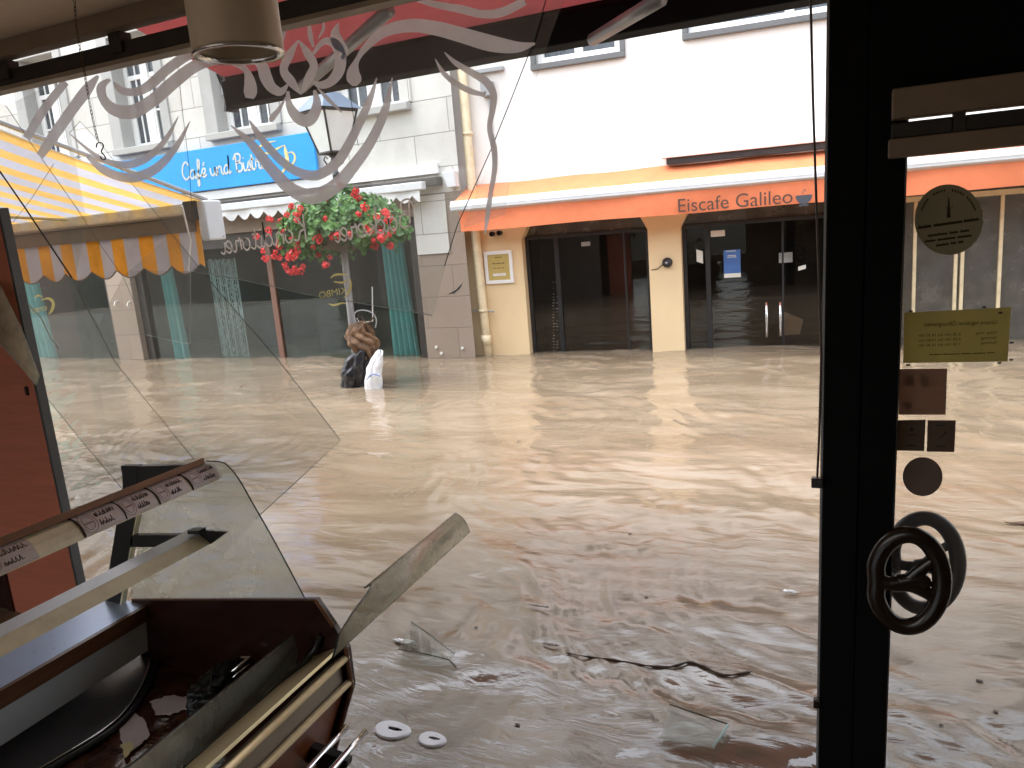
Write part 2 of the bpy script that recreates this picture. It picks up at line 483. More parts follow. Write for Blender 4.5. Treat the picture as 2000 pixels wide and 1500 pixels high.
MAT = dict(
    water=water_mat(),
    stone=stone_mat('pale_stone', (0.66, 0.645, 0.61), (0.57, 0.555, 0.52), (0.3, 0.285, 0.26), 1.05, 0.42),
    tanstone=stone_mat('tan_stone', (0.29, 0.23, 0.185), (0.26, 0.21, 0.165), (0.2, 0.16, 0.13), 0.9, 0.42, stain=(0.2, 0.16, 0.12)),
    greystone=M('grey_stone', (0.42, 0.42, 0.41), 0.8, bump=0.3, stain=(0.28, 0.27, 0.25)),
    white=M('white_paint', (0.8, 0.8, 0.79), 0.5, var=0.04),
    plaster=M('white_plaster', (0.82, 0.79, 0.77), 0.85, var=0.03, bump=0.15, bscale=120),
    cream=M('cream_plaster', (0.78, 0.6, 0.36), 0.8, var=0.05, bump=0.15, bscale=120, stain=(0.6, 0.46, 0.28), stain_amt=0.35),
    creampipe=M('cream_pipe_paint', (0.8, 0.68, 0.46), 0.45, var=0.06, stain=(0.35, 0.25, 0.15), stain_amt=0.4, stain_scale=9),
    black=M('black_paint', (0.0025, 0.0025, 0.003), 0.6, var=0.3, spec=0.12),
    blackmetal=M('black_metal', (0.018, 0.018, 0.02), 0.35, var=0.3),
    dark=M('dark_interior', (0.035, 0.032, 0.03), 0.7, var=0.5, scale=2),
    greydark=M('dim_interior_grey', (0.2, 0.2, 0.19), 0.7, var=0.5, scale=3),
    greymetal=M('grey_metal', (0.35, 0.36, 0.38), 0.4, 0.3, stain=(0.2, 0.19, 0.18)),
    lightgrey=M('light_grey_aluminium', (0.62, 0.64, 0.67), 0.4, 0.1, var=0.06),
    steel=M('sky_tinted_steel', (0.55, 0.7, 1.0), 0.3, 0.3, var=0.05),  # base colour tinted blue to stand in for the reflected sky
    chrome=M('chrome', (0.7, 0.7, 0.7), 0.12, 1.0, var=0.05),
    brass=M('pale_brass', (0.88, 0.76, 0.48), 0.38, 0.6, var=0.06),
    ceilc=M('ceiling_beige', (0.8, 0.68, 0.56), 0.8, var=0.06, bump=0.1),
    trimbrown=M('brown_trim', (0.26, 0.2, 0.15), 0.5, var=0.12),
    lampbeige=M('beige_lamp_shell', (0.8, 0.7, 0.57), 0.4, var=0.05),
    raildark=M('dark_rail', (0.03, 0.026, 0.024), 0.5, var=0.3),
    raillip=M('rail_lip', (0.34, 0.29, 0.23), 0.5, var=0.1),
    redpanel=wood('red_stained_panel', (0.5, 0.16, 0.1), 0.45, 0, 0.12),
    mahogany=wood('dark_mahogany', (0.026, 0.008, 0.006), 0.25, 0, 0.3),
    brownedge=wood('brown_edge', (0.16, 0.07, 0.035), 0.35, 1, 0.25),
    oakcap=wood('oak_cap', (0.2, 0.085, 0.035), 0.6, 1, 0.25),
    orangewood=wood('orange_veneer', (0.2, 0.06, 0.022), 0.35, 2, 0.2),
    brownframe=wood('brown_frame', (0.16, 0.08, 0.055), 0.5, 2, 0.2),
    creamrail=M('cream_rail', (0.8, 0.74, 0.54), 0.45, var=0.06, stain=(0.3, 0.24, 0.15), stain_amt=0.35, stain_scale=10),
    paleface=M('pale_grey_laminate', (0.7, 0.75, 0.78), 0.3, var=0.05),
    darkplate=M('dark_grey_plate', (0.05, 0.052, 0.056), 0.4, var=0.2),
    rubber=M('black_rubber', (0.012, 0.014, 0.013), 0.4),
    wetfloor=M('wet_brown_tray', (0.07, 0.028, 0.016), 0.05, var=0.5, scale=9, bump=0.25, bscale=9),
    blue=M('sign_blue', (0.005, 0.3, 0.78), 0.45, var=0.04),
    signgold=M('sign_gold', (0.62, 0.55, 0.25), 0.5, var=0.12),
    signcream=M('sign_cream', (0.56, 0.58, 0.52), 0.5),
    orange=cloth('orange_awning_cloth', (0.82, 0.25, 0.12), 0.2),
    orangetop=cloth('orange_awning_top', (0.78, 0.25, 0.115), 0.2),
    red=cloth('red_awning_cloth', (0.42, 0.085, 0.09), 0.1),
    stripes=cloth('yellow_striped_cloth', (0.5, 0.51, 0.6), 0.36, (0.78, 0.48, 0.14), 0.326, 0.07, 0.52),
    stripes_bright=cloth('brightened_striped_valance', (0.72, 0.73, 0.8), 0.45, (0.92, 0.58, 0.13), 0.326, 0.07, 0.52),  # lighter copy of the canopy stripes, offsetting the valance's weaker light
    greycloth=cloth('grey_awning_cloth', (0.22, 0.2, 0.17), 0.1),
    whitecloth=cloth('white_valance_cloth', (0.8, 0.8, 0.8), 0.25),
    emblem=M('emblem_grey', (0.05, 0.055, 0.07), 0.6),
    surround=M('window_surround_grey', (0.13, 0.135, 0.14), 0.6, stain=(0.08, 0.08, 0.08)),
    letter=M('brown_lettering', (0.07, 0.035, 0.025), 0.6),
    pane_far=glass('upper_window_glass', (0.4, 0.44, 0.48), 0.3, (0.45, 0.5, 0.57), 2, refl=1.2),
    shopglass=glass('far_shop_glass', (0.8, 0.86, 0.84), 0.03, (0.4, 0.42, 0.4), 1.2, refl=1.0, streak=True),
    darkglass=glass('dark_shop_glass', (0.74, 0.74, 0.72), 0.012, (0.3, 0.26, 0.22), 1.0, refl=1.8),
    greyglass=glass('grey_shop_glass', (0.75, 0.75, 0.73), 0.3, (0.48, 0.46, 0.43), 5, refl=1.2),
    glass_a=glass('near_glass', (0.972, 0.982, 0.978), 0.06, (0.5, 0.53, 0.55), 4, refl=0.9, streak=True),
    glass_b=glass('near_glass_dirty', (0.945, 0.95, 0.945), 0.06, (0.5, 0.5, 0.49), 3, refl=0.9, streak=True),
    glass_c=glass('counter_glass', (0.9, 0.92, 0.9), 0.32, (0.68, 0.69, 0.64), 1.2, refl=0.7),
    glass_d=glass('muddy_counter_glass', (0.74, 0.76, 0.7), 0.5, (0.55, 0.55, 0.47), 5, refl=1.0, streak=True, rough=0.08),
    splinter=glass('splinter_glass', (0.8, 0.81, 0.75), 0.42, (0.6, 0.57, 0.47), 6, refl=0.55, rough=0.16),
    glass_door=glass('door_glass', (0.975, 0.975, 0.965), 0.02, (0.6, 0.58, 0.54), 6, refl=0.8),
    glassedge=M('green_glass_edge', (0.03, 0.055, 0.05), 0.15),
    glassedge_l=M('pale_glass_edge', (0.45, 0.62, 0.6), 0.15),
    vinyl=film('frosted_vinyl', (0.74, 0.8, 0.88), 0.08, 0.7),
    lettervinyl=film('white_vinyl', (0.8, 0.8, 0.8), 0.0, 0.7),
    teal=cloth('teal_curtain', (0.36, 0.72, 0.74), 0.3),
    lace=film('lace_net', (0.55, 0.58, 0.6), 0.45, 0.2),
    opal=M('opal_lantern_glass', (0.72, 0.75, 0.74), 0.25, var=0.06),
    lampblue=M('lantern_roof', (0.1, 0.14, 0.2), 0.35),
    leaf=None, flower=None,
    soil=M('basket_brown', (0.08, 0.06, 0.04), 0.9),
    bag_black=M('black_bin_bag', (0.012, 0.013, 0.017), 0.22, var=0.4, bump=0.7, bscale=25),
    bag_white=M('white_bag', (0.78, 0.8, 0.83), 0.35, var=0.06, bump=0.5, bscale=20),
    brownrag=M('brown_rag', (0.15, 0.085, 0.045), 0.8, var=0.6, scale=7, bump=0.5, bscale=30),
    twig=M('wet_twig', (0.07, 0.04, 0.025), 0.4, var=0.4),
    foam=M('ring_white', (0.8, 0.84, 0.88), 0.4, var=0.05),  # white of the two oval rings on the water
    foam_glint_white=M('foam_and_glint_white', (0.92, 0.94, 0.96), 0.5, var=0.03),  # white for foam and for pieces shaped as sky glints
    gold=M('plaque_gold', (0.55, 0.42, 0.15), 0.4, 0.2, var=0.08),
    poster=M('poster_blue', (0.05, 0.13, 0.36), 0.5),
    paper=M('white_paper', (0.66, 0.65, 0.6), 0.6, var=0.06),
    card=M('reflection_patch_grey', (0.6, 0.54, 0.54), 0.5, var=0.08, scale=20, stain=(0.3, 0.24, 0.22), stain_amt=0.4, stain_scale=20),
    ink=M('black_ink', (0.02, 0.018, 0.018), 0.5),
    cardred=M('card_print', (0.25, 0.14, 0.13), 0.5),
    cardboard=M('cardboard', (0.3, 0.2, 0.13), 0.8, var=0.15),
    st_olive=film('sticker_olive', (0.3, 0.28, 0.2), 0.05, 0.5),
    st_notice=film('notice_paper', (0.52, 0.48, 0.24), 0.0, 0.55),
    st_brown=film('sticker_brown', (0.38, 0.26, 0.2), 0.02, 0.5),
    st_dark=film('sticker_dark', (0.2, 0.15, 0.125), 0.0, 0.5),
    st_grey=film('sticker_grey', (0.24, 0.19, 0.17), 0.02, 0.5),
    st_ink=film('sticker_print', (0.06, 0.05, 0.03), 0.0, 0.3),
    st_lite=film('sticker_pale_print', (0.4, 0.28, 0.21), 0.0, 0.5),
    white_print=M('white_print', (0.6, 0.6, 0.6), 0.5),
    yellow_print=film('yellow_vinyl', (0.7, 0.66, 0.3), 0.0, 0.7),
    wallroom=M('room_wall', (0.5, 0.45, 0.4), 0.8),
    render=M('shop_front_render', (0.2, 0.18, 0.16), 0.85),
    bread_brown=M('brown_handle', (0.016, 0.008, 0.005), 0.25, var=0.3),
)


def leafy(name, stops, trans):
    m, N, L, P = newmat(name)
    oi = N.new('ShaderNodeTexCoord')
    n1 = nz(N, L, 9, 4, oi.outputs['Object'])
    r = ramp(N, L, n1.outputs[0], stops)
    L.new(r.outputs[0], P.inputs['Base Color'])
    P.inputs['Roughness'].default_value = 0.5
    t = N.new('ShaderNodeBsdfTranslucent'); L.new(r.outputs[0], t.inputs[0])
    ms = N.new('ShaderNodeMixShader'); ms.inputs[0].default_value = trans
    L.new(P.outputs[0], ms.inputs[1]); L.new(t.outputs[0], ms.inputs[2])
    L.new(ms.outputs[0], N['Material Output'].inputs[0])
    return m


MAT['leaf'] = leafy('geranium_leaf', [(0.3, (0.03, 0.1, 0.03)), (0.5, (0.09, 0.22, 0.06)), (0.68, (0.2, 0.38, 0.1))], 0.3)
MAT['flower'] = leafy('geranium_red', [(0.3, (0.55, 0.02, 0.03)), (0.7, (0.85, 0.07, 0.07))], 0.25)


# ------------------------------------------------------------------ small shape helpers
def catmull(pts, per=6, closed=False):
    pts = [tuple(p) for p in pts]
    n = len(pts)
    out = []
    for i in range(n if closed else n - 1):
        def g(k):
            return pts[k % n] if closed else pts[min(max(k, 0), n - 1)]
        p0, p1, p2, p3 = g(i - 1), g(i), g(i + 1), g(i + 2)
        for j in range(per):
            t = j / per
            out.append(tuple(0.5 * ((2 * b) + (c - a) * t + (2 * a - 5 * b + 4 * c - d) * t * t + (3 * b - a - 3 * c + d) * t ** 3) for a, b, c, d in zip(p0, p1, p2, p3)))
    if not closed:
        out.append(pts[-1])
    return out


GLYPH = {
    'C': (1.25, [[(1.25, 1.6), (1.0, 2.0), (.5, 1.8), (.15, 1.0), (.3, .25), (.7, 0), (1.2, .35)]]),
    'B': (1.3, [[(.3, 1.85), (.22, 0)], [(-.1, 1.4), (.3, 2.0), (.95, 1.9), (.9, 1.3), (.35, 1.05), (1.0, .95), (1.1, .35), (.7, 0), (.15, .2)]]),
    'K': (1.25, [[(.3, 2), (.1, 0)], [(1.1, 2), (.25, .95), (.6, .7), (.8, .1), (1.2, .15)]]),
    'a': (1.1, [[(.85, .85), (.5, 1.0), (.12, .6), (.15, .15), (.45, 0), (.75, .4), (.85, .95), (.82, .25), (1.0, 0), (1.2, .2)]]),
    'ä': (1.1, [[(.85, .85), (.5, 1.0), (.12, .6), (.15, .15), (.45, 0), (.75, .4), (.85, .95), (.82, .25), (1.0, 0), (1.2, .2)], [(.3, 1.4), (.32, 1.55)], [(.7, 1.4), (.72, 1.55)]]),
    'f': (.75, [[(0, .2), (.45, .9), (.75, 1.75), (.55, 2.1), (.4, 1.6), (.35, .5), (.3, -.7), (.1, -.9), (.1, -.4), (.45, .1), (.8, .3)]]),
    'é': (.85, [[(0, .2), (.5, .4), (.78, .75), (.55, 1.0), (.25, .75), (.2, .3), (.45, 0), (.9, .3)], [(.5, 1.3), (.75, 1.7)]]),
    'e': (.85, [[(0, .2), (.5, .4), (.78, .75), (.55, 1.0), (.25, .75), (.2, .3), (.45, 0), (.9, .3)]]),
    'u': (1.05, [[(0, .9), (.03, .3), (.3, 0), (.62, .3), (.75, .95)], [(.75, .95), (.72, .3), (.9, 0), (1.1, .2)]]),
    'n': (1.0, [[(0, .95), (.03, 0)], [(.03, .5), (.4, .95), (.65, .8), (.66, .3), (.85, 0), (1.05, .2)]]),
    'd': (1.1, [[(.8, .8), (.45, .98), (.1, .5), (.2, .08), (.5, .05), (.78, .5), (.95, 2.0)], [(.95, 2.0), (.82, .4), (.92, 0), (1.15, .2)]]),
    'i': (.5, [[(.05, .95), (.05, .25), (.22, 0), (.5, .2)], [(.12, 1.4), (.16, 1.52)]]),
    's': (.7, [[(0, .1), (.4, 1.0), (.55, .55), (.5, .15), (.25, 0), (.05, .12)], [(.45, .1), (.75, .2)]]),
    't': (.6, [[(.18, 1.7), (.12, .3), (.3, 0), (.6, .2)], [(-.12, 1.15), (.45, 1.2)]]),
    'r': (.8, [[(0, .1), (.15, 1.05), (.3, .85), (.55, .88), (.52, .3), (.68, 0), (.9, .2)]]),
    'o': (.95, [[(.5, .98), (.15, .75), (.15, .2), (.45, 0), (.75, .3), (.72, .75), (.5, .98), (.7, .8), (1.0, .85)]]),
    'c': (.8, [[(.7, .8), (.45, 1.0), (.12, .6), (.18, .15), (.45, 0), (.85, .25)]]),
    'k': (.95, [[(.12, 2), (.05, 0)], [(.7, .95), (.15, .5), (.45, .45), (.6, .05), (.95, .2)]]),
    ' ': (.7, []),
}


def script_text(mb, word, p0, p1, up, wt, mirror=False, size=None):
    tot = sum(GLYPH[c][0] for c in word)
    p0, p1, up = V(p0), V(p1), V(up).normalized()
    xd = (p1 - p0) / tot
    k = size or xd.length
    pos = 0.0
    nrm = xd.normalized().cross(up)
    for c in word:
        adv, strokes = GLYPH[c]
        for st in strokes:
            sm = catmull(st, 5) if len(st) > 2 else st
            pts = [p0 + xd * (pos + x) + up * (y * k) for x, y in sm]
            L_, R_ = [], []
            for i, p in enumerate(pts):
                t = (pts[min(i + 1, len(pts) - 1)] - pts[max(i - 1, 0)]).normalized()
                b = t.cross(nrm)
                L_.append(p + b * wt); R_.append(p - b * wt)
            mb.strip(L_, R_)
        pos += adv
    return mb


def font_text(mb, body, p0, p1, up, extrude=0.002, mirror=False, height=None):
    cu = bpy.data.curves.new('tmp', 'FONT')
    cu.body = body
    cu.size = 1
    ob = bpy.data.objects.new('tmp', cu)
    COL.objects.link(ob)
    dg = bpy.context.evaluated_depsgraph_get()
    me = bpy.data.meshes.new_from_object(ob.evaluated_get(dg))
    xs = [v.co.x for v in me.vertices]
    x0, x1 = min(xs), max(xs)
    p0, p1, up = V(p0), V(p1), V(up).normalized()
    xd = (p1 - p0) / (x1 - x0)
    k = height or xd.length
    vs = [p0 + xd * (((x1 - v.co.x) if mirror else (v.co.x - x0))) + up * (v.co.y * k) for v in me.vertices]
    mb.add(vs, [tuple(p.vertices) for p in me.polygons])
    bpy.data.objects.remove(ob)
    bpy.data.curves.remove(cu)
    bpy.data.meshes.remove(me)
    return mb


def px_ribbon(mb, pts, proj, per=6, closed=False):       # (px, py, half width) strokes laid on a real plane
    sm = catmull(pts, per, closed)
    L_, R_ = [], []
    n = len(sm)
    for i, (x, y, w_) in enumerate(sm):
        a = sm[(i - 1) % n] if closed else sm[max(i - 1, 0)]
        b = sm[(i + 1) % n] if closed else sm[min(i + 1, n - 1)]
        tx, ty = b[0] - a[0], b[1] - a[1]
        l = math.hypot(tx, ty) or 1
        nx, ny = -ty / l, tx / l
        w_ = max(w_, 0.4)
        L_.append(proj(x + nx * w_, y + ny * w_)); R_.append(proj(x - nx * w_, y - ny * w_))
    if closed:
        L_.append(L_[0]); R_.append(R_[0])
    return mb.strip(L_, R_)


def wall_holes(mb, u0, u1, z0, z1, holes, depth, fr):
    us = sorted({u0, u1, *[h[0] for h in holes], *[h[1] for h in holes]})
    zs = sorted({z0, z1, *[h[2] for h in holes], *[h[3] for h in holes]})
    us = [x for x in us if u0 <= x <= u1]
    zs = [x for x in zs if z0 <= x <= z1]
    for i in range(len(us) - 1):
        for j in range(len(zs) - 1):
            cu, cz = (us[i] + us[i + 1]) / 2, (zs[j] + zs[j + 1]) / 2
            if any(h[0] < cu < h[1] and h[2] < cz < h[3] for h in holes):
                continue
            q = [(us[i], zs[j]), (us[i + 1], zs[j]), (us[i + 1], zs[j + 1]), (us[i], zs[j + 1])]
            mb.add([fr(a, 0, b) for a, b in q], [(0, 1, 2, 3)])
            mb.add([fr(a, depth, b) for a, b in q], [(3, 2, 1, 0)])
    for h in holes:
        a, b, c, d = h[0], h[1], max(h[2], z0), min(h[3], z1)
        for (ua, za, ub, zb) in ((a, c, a, d), (b, d, b, c), (a, d, b, d), (b, c, a, c)):
            mb.add([fr(ua, 0, za), fr(ub, 0, zb), fr(ub, depth, zb), fr(ua, depth, za)], [(0, 1, 2, 3)])
    return mb


# ================================================================== WATER
def wave_height(X, Y):
    rs = np.random.RandomState(12)
    # slow meander of the current bends every wave train
    wx = 0.16 * np.sin(1.7 * X + 2.3 * Y + 0.6) + 0.11 * np.sin(-2.9 * X + 1.3 * Y + 2.2) + 0.05 * np.sin(5.1 * X + 4.2 * Y)
    wy = 0.16 * np.sin(2.2 * X - 1.6 * Y + 1.1) + 0.10 * np.sin(1.1 * X + 3.4 * Y + 4.0) + 0.05 * np.sin(-4.7 * X + 5.3 * Y)
    x, y = X + wx, Y + wy
    h = np.zeros_like(X)
    for lam, amp, n in ((1.7, 0.0042, 6), (0.85, 0.0038, 9), (0.42, 0.0017, 12), (0.21, 0.0011, 14), (0.12, 0.0005, 14)):
        for _ in range(n):
            th = rs.normal(R(78), R(34))
            k = 2 * math.pi / (lam * rs.uniform(0.7, 1.4))
            ph = rs.uniform(0, 6.28)
            s_ = np.sin(k * (x * math.cos(th) + y * math.sin(th)) + ph)
            h += amp * (s_ * 0.75 + 0.25 * (1 - 2 * np.abs(np.sin(0.5 * k * (x * math.cos(th) + y * math.sin(th)) + ph))))
    gust = 0.75 + 0.45 * np.sin(0.9 * X + 1.9 * Y + 0.5) * np.sin(1.3 * Y - 0.7 * X + 1.0)
    return h * gust


us_ = np.concatenate([np.linspace(-4, -1.4, 24)[:-1], np.linspace(-1.4, 0.28, 620), np.linspace(0.28, 3, 22)[1:]])
ys_ = [-3.5, -2.5, -1.5, -0.8, -0.2, 0.2, 0.5, 0.8]
yv = 1.0
while yv < 13:
    ys_.append(yv)
    yv += 0.016 + 0.0045 * max(0, yv - 1.5)
ys_ = np.array(ys_)
UU, YY = np.meshgrid(us_, ys_)
XX = UU * (YY + 4.5)
HH = wave_height(XX, YY)
nr, nc = XX.shape
co = np.stack([XX, YY, HH], -1).reshape(-1, 3)
idx = np.arange(nr * nc).reshape(nr, nc)
fa = np.stack([idx[:-1, :-1], idx[:-1, 1:], idx[1:, 1:], idx[1:, :-1]], -1).reshape(-1, 4)
me = bpy.data.meshes.new('flood_water')
me.vertices.add(len(co)); me.vertices.foreach_set('co', co.ravel())
me.loops.add(fa.size); me.loops.foreach_set('vertex_index', fa.ravel())
me.polygons.add(len(fa)); me.polygons.foreach_set('loop_start', np.arange(0, fa.size, 4)); me.polygons.foreach_set('loop_total', np.full(len(fa), 4))
me.update(); me.validate()
me.polygons.foreach_set('use_smooth', [True] * len(me.polygons))
me.materials.append(MAT['water'])
wo = bpy.data.objects.new('flood_water', me)
COL.objects.link(wo)
tag(wo, 'muddy brown flood water running through the street and shop', 'water', kind='structure')

# street bed under the water, wide enough to carry everything
tag(MB().box(-40, 40, -12, 30, -1.3, -1.0).build('street_ground', MAT['tanstone']), 'street bed under the muddy flood water', 'ground', kind='structure')

# ================================================================== CAFE BUILDING (left, across the street)
LY = 9.08


def LW(u, v, z):
    return V((u, LY + v, z))


cafe = thing('cafe_building', 'pale stone building with white framed windows above the blue café sign', 'building', (-9, LY, 0))
WIN = [(-12.66, -11.78), (-10.56, -9.66), (-8.6, -7.58), (-6.53, -5.46)]
WZ0, WZ1 = 3.37, 5.0
up_holes = [(a, b, WZ0, WZ1) for a, b in WIN] + [(-15.0, -14.1, WZ0, WZ1), (-17.4, -16.5, WZ0, WZ1)]
wall_holes(MB(), -21, -4.72, 2.2, 6.8, up_holes, 0.32, LW).build('upper_wall', MAT['stone'], cafe)
GZ = 1.93
gr_holes = [(-10.98, -5.46, -0.9, GZ), (-15.6, -11.56, -0.9, GZ)]
wall_holes(MB(), -21, -4.72, -1.0, 2.2, gr_holes, 0.3, LW).build('ground_floor_wall', MAT['tanstone'], cafe)
MB().box(-21, -5.0, 8.9, 18, 6.8, 7.0).build('roof', MAT['greydark'], cafe)
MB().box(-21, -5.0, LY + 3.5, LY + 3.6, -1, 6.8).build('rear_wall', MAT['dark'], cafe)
# lighter ashlar band at the corner pier
for (pxa, pya, pxb, pyb) in ((836, 372, 893, 482),):
    a, b = onY(pxa, pya, LY - 0.012), onY(pxb, pyb, LY - 0.012)
    MB().box(-5.44, -4.95, LY - 0.02, LY - 0.003, 1.42, 2.18).build('pale_corner_stone', MAT['stone'], cafe)
# a few holes and hook marks on the piers
for (px_, py_) in ((228, 592), (253, 593)):
    c = onY(px_, py_, LY - 0.02)
    mbk = MB().tube([c + V((0, 0.02, .03)), c + V((0, -.03, .02)), c + V((0, -.05, -.03)), c + V((0, -.03, -.06))], 0.012, 6)
    mbk.build('wall_hook', MAT['paper'], cafe)
for (px_, py_) in ((852, 678), (903, 680), (862, 690)):
    c = onY(px_, py_, LY - 0.01)
    mbk = MB().lathe([(0.001, -.01), (.02, -.01), (.02, .01)], c, 8, 'y')
    mbk.build('wall_anchor', MAT['paper'], cafe)
c = onY(890, 565, LY - 0.004)
MB().prism([c + V((-.12, 0, -.06)), c + V((.0, 0, -.01)), c + V((.1, 0, .07)), c + V((.06, 0, .01)), c + V((-.03, 0, -.05))], (0, .004, 0)).build('wall_mark', MAT['ink'], cafe)
fr_white = MAT['white']
for wi, (a, b) in enumerate(WIN + [(-15.0, -14.1), (-17.4, -16.5)]):
    y0 = LY + 0.2
    fm = MB()
    t = 0.075
    for (x0, x1, z0, z1) in ((a, a + t, WZ0, WZ1), (b - t, b, WZ0, WZ1), (a + t, b - t, WZ0, WZ0 + t), (a + t, b - t, WZ1 - t, WZ1)):
        fm.box(x0, x1, y0, y0 + 0.07, z0, z1)
    mid = (a + b) / 2
    fm.box(mid - 0.075, mid + 0.075, y0 - 0.012, y0 + 0.06, WZ0 + t, WZ1 - t)
    zt = WZ0 + 1.02
    for (x0, x1) in ((a + t, mid - .075), (mid + .075, b - t)):
        fm.box(x0, x1, y0 + .006, y0 + .06, zt, zt + 0.07)
        fm.box(x0, x1, y0 + .012, y0 + .05, WZ0 + .52, WZ0 + .55)
        xm = (x0 + x1) / 2
        fm.box(xm - .014, xm + .014, y0 + .016, y0 + .052, WZ0 + t, WZ1 - t)
        fm.box(x0, x0 + .035, y0 + .001, y0 + .055, WZ0 + t, zt)
        fm.box(x1 - .035, x1, y0 + .001, y0 + .055, WZ0 + t, zt)
    w_o = MB().box(a + t, b - t, y0 + .03, y0 + .036, WZ0 + t, WZ1 - t).build('window', MAT['pane_far'], cafe)
    fm.build('window_frame', fr_white, w_o, bevel=0.006)
    cm = MB()
    cw = (b - a) / 2
    for (x0, x1) in ((a + .05, a + .05 + cw * .5), (b - .05 - cw * .5, b - .05)):
        cm.grid(lambda u, v, x0=x0, x1=x1: V((x0 + (x1 - x0) * u, LY + .36 + .03 * math.sin(u * 26), WZ0 + v * 1.6)), 24, 2)
    cm.build('curtain', MAT['whitecloth'], w_o, smooth=True)
    MB().box(a - .17, b + .14, LY - .12, LY + .2, WZ0 - .1, WZ0 - .005).build('window_sill', MAT['greystone'], w_o, bevel=.01)
    # casing stones standing a little proud of the wall
    cs = MB()
    cs.box(a - .22, a + .012, LY - .03, LY + .19, WZ0, WZ1 + .2)
    cs.box(b - .012, b + .16, LY - .03, LY + .19, WZ0, WZ1 + .2)
    cs.box(a + .012, b - .012, LY - .03, LY + .19, WZ1 - .012, WZ1 + .2)
    cs.build('window_casing', MAT['greystone'] if wi in (0, 1, 2) else MAT['stone'], w_o, bevel=.008)
    if wi == 2:
        sm_ = MB()
        z_ = WZ0 + .55
        while z_ < WZ1 - .02:
            sm_.box(a + .02, b - .02, LY + .14, LY + .16 , z_, z_ + .045)
            z_ += .05
        sm_.build('roller_shutter', MAT['lightgrey'], w_o, bevel=.004)
# fascia band and lintel under the blue sign
MB().box(-11.4, -5.0, LY - .05, LY - .002, 2.44, 2.57).build('white_fascia', MAT['white'], cafe, bevel=.006)
# shop window of the cafe
sw = MB()
for x in (-8.13,):
    sw.box(x - .05, x + .05, LY + .12, LY + .2, -1, GZ)
sw.build('brown_mullion', MAT['brownframe'], cafe, bevel=.008)
sw = MB()
for x0, x1 in ((-10.98, -10.82), (-5.62, -5.46), (-11.72, -11.56)):
    sw.box(x0, x1, LY + .1, LY + .22, -1, GZ)
sw.box(-10.82, -5.62, LY + .1, LY + .2, 1.72, GZ)
sw.box(-15.6, -11.72, LY + .1, LY + .2, 1.72, GZ)
sw.build('shop_window_frame', MAT['raildark'], cafe, bevel=.008)
sw = MB()
for x0, x1 in ((-10.82, -8.18), (-8.08, -5.62)):
    sw.box(x0, x1, LY + .15, LY + .16, -1, 1.72)
sg = sw.build('shop_window', MAT['shopglass'], cafe)
MB().box(-15.5, -11.72, LY + .15, LY + .16, -1, 1.72).build('shop_window', MAT['shopglass'], cafe)
# interior of the cafe: counter, shelves, wall
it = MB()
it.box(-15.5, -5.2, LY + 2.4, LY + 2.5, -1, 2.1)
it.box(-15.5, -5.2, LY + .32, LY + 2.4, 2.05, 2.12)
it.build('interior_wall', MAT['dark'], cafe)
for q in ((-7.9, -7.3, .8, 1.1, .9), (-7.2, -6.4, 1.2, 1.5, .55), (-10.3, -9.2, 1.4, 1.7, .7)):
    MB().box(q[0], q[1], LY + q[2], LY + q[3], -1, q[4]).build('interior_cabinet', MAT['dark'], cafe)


def curtain(x0, x1, z0, z1, y, mat, label, flare=1.5, fr=None, folds=5, seed=0):
    def f(u, v):
        wdt = 1 + (flare - 1) * (1 - v)
        xc = x0 + (x1 - x0) * u
        x = x0 + (x1 - x0) * u * wdt
        return V((x, y + .045 * math.sin(u * folds * 6.28 + v * .8 + seed) + .02 * math.sin(u * 31 + seed), z0 + (z1 - z0) * v))
    return single(MB().grid(f, 60, 10), 'curtain', mat, label, 'curtain', (x0, y, z0), 'curtains in the café windows', smooth=True)


curtain(-6.22, -5.86, -.6, 1.62, LY + .3, MAT['teal'], 'teal curtain gathered at the right end of the café window beside the flower basket', 1.35)
curtain(-10.56, -10.36, -.6, 1.62, LY + .3, MAT['teal'], 'narrow teal curtain behind café glass next to the tan stone pier', 1.4, folds=3, seed=2)
curtain(-14.4, -13.7, -.6, 1.62, LY + .3, MAT['teal'], 'teal curtain in the café window farthest down the street', 1.2, folds=5, seed=4)


def lace(x0, x1, z0, z1, y):
    m_ = MB()
    nx = 26
    for i in range(nx + 1):
        x = x0 + (x1 - x0) * i / nx
        m_.box(x - .006, x + .006, y + .02 * math.sin(i * 1.1), y + .004 + .02 * math.sin(i * 1.1), z0, z1)
    z = z0
    k = 0
    rr = random.Random(3)
    while z < z1:
        for i in range(nx):
            if rr.random() < .62:
                xa = x0 + (x1 - x0) * i / nx
                m_.box(xa, xa + (x1 - x0) / nx, y - .004, y - .001, z, z + rr.choice((.008, .014, .03)))
        z += .035
    return m_


single(lace(-9.55, -8.98, -.6, 1.55, LY + .33), 'lace_curtain', MAT['lace'], 'grey lace net curtain hanging in the middle of the café window', 'curtain', (-9.5, LY + .33, -.6), 'curtains in the café windows')

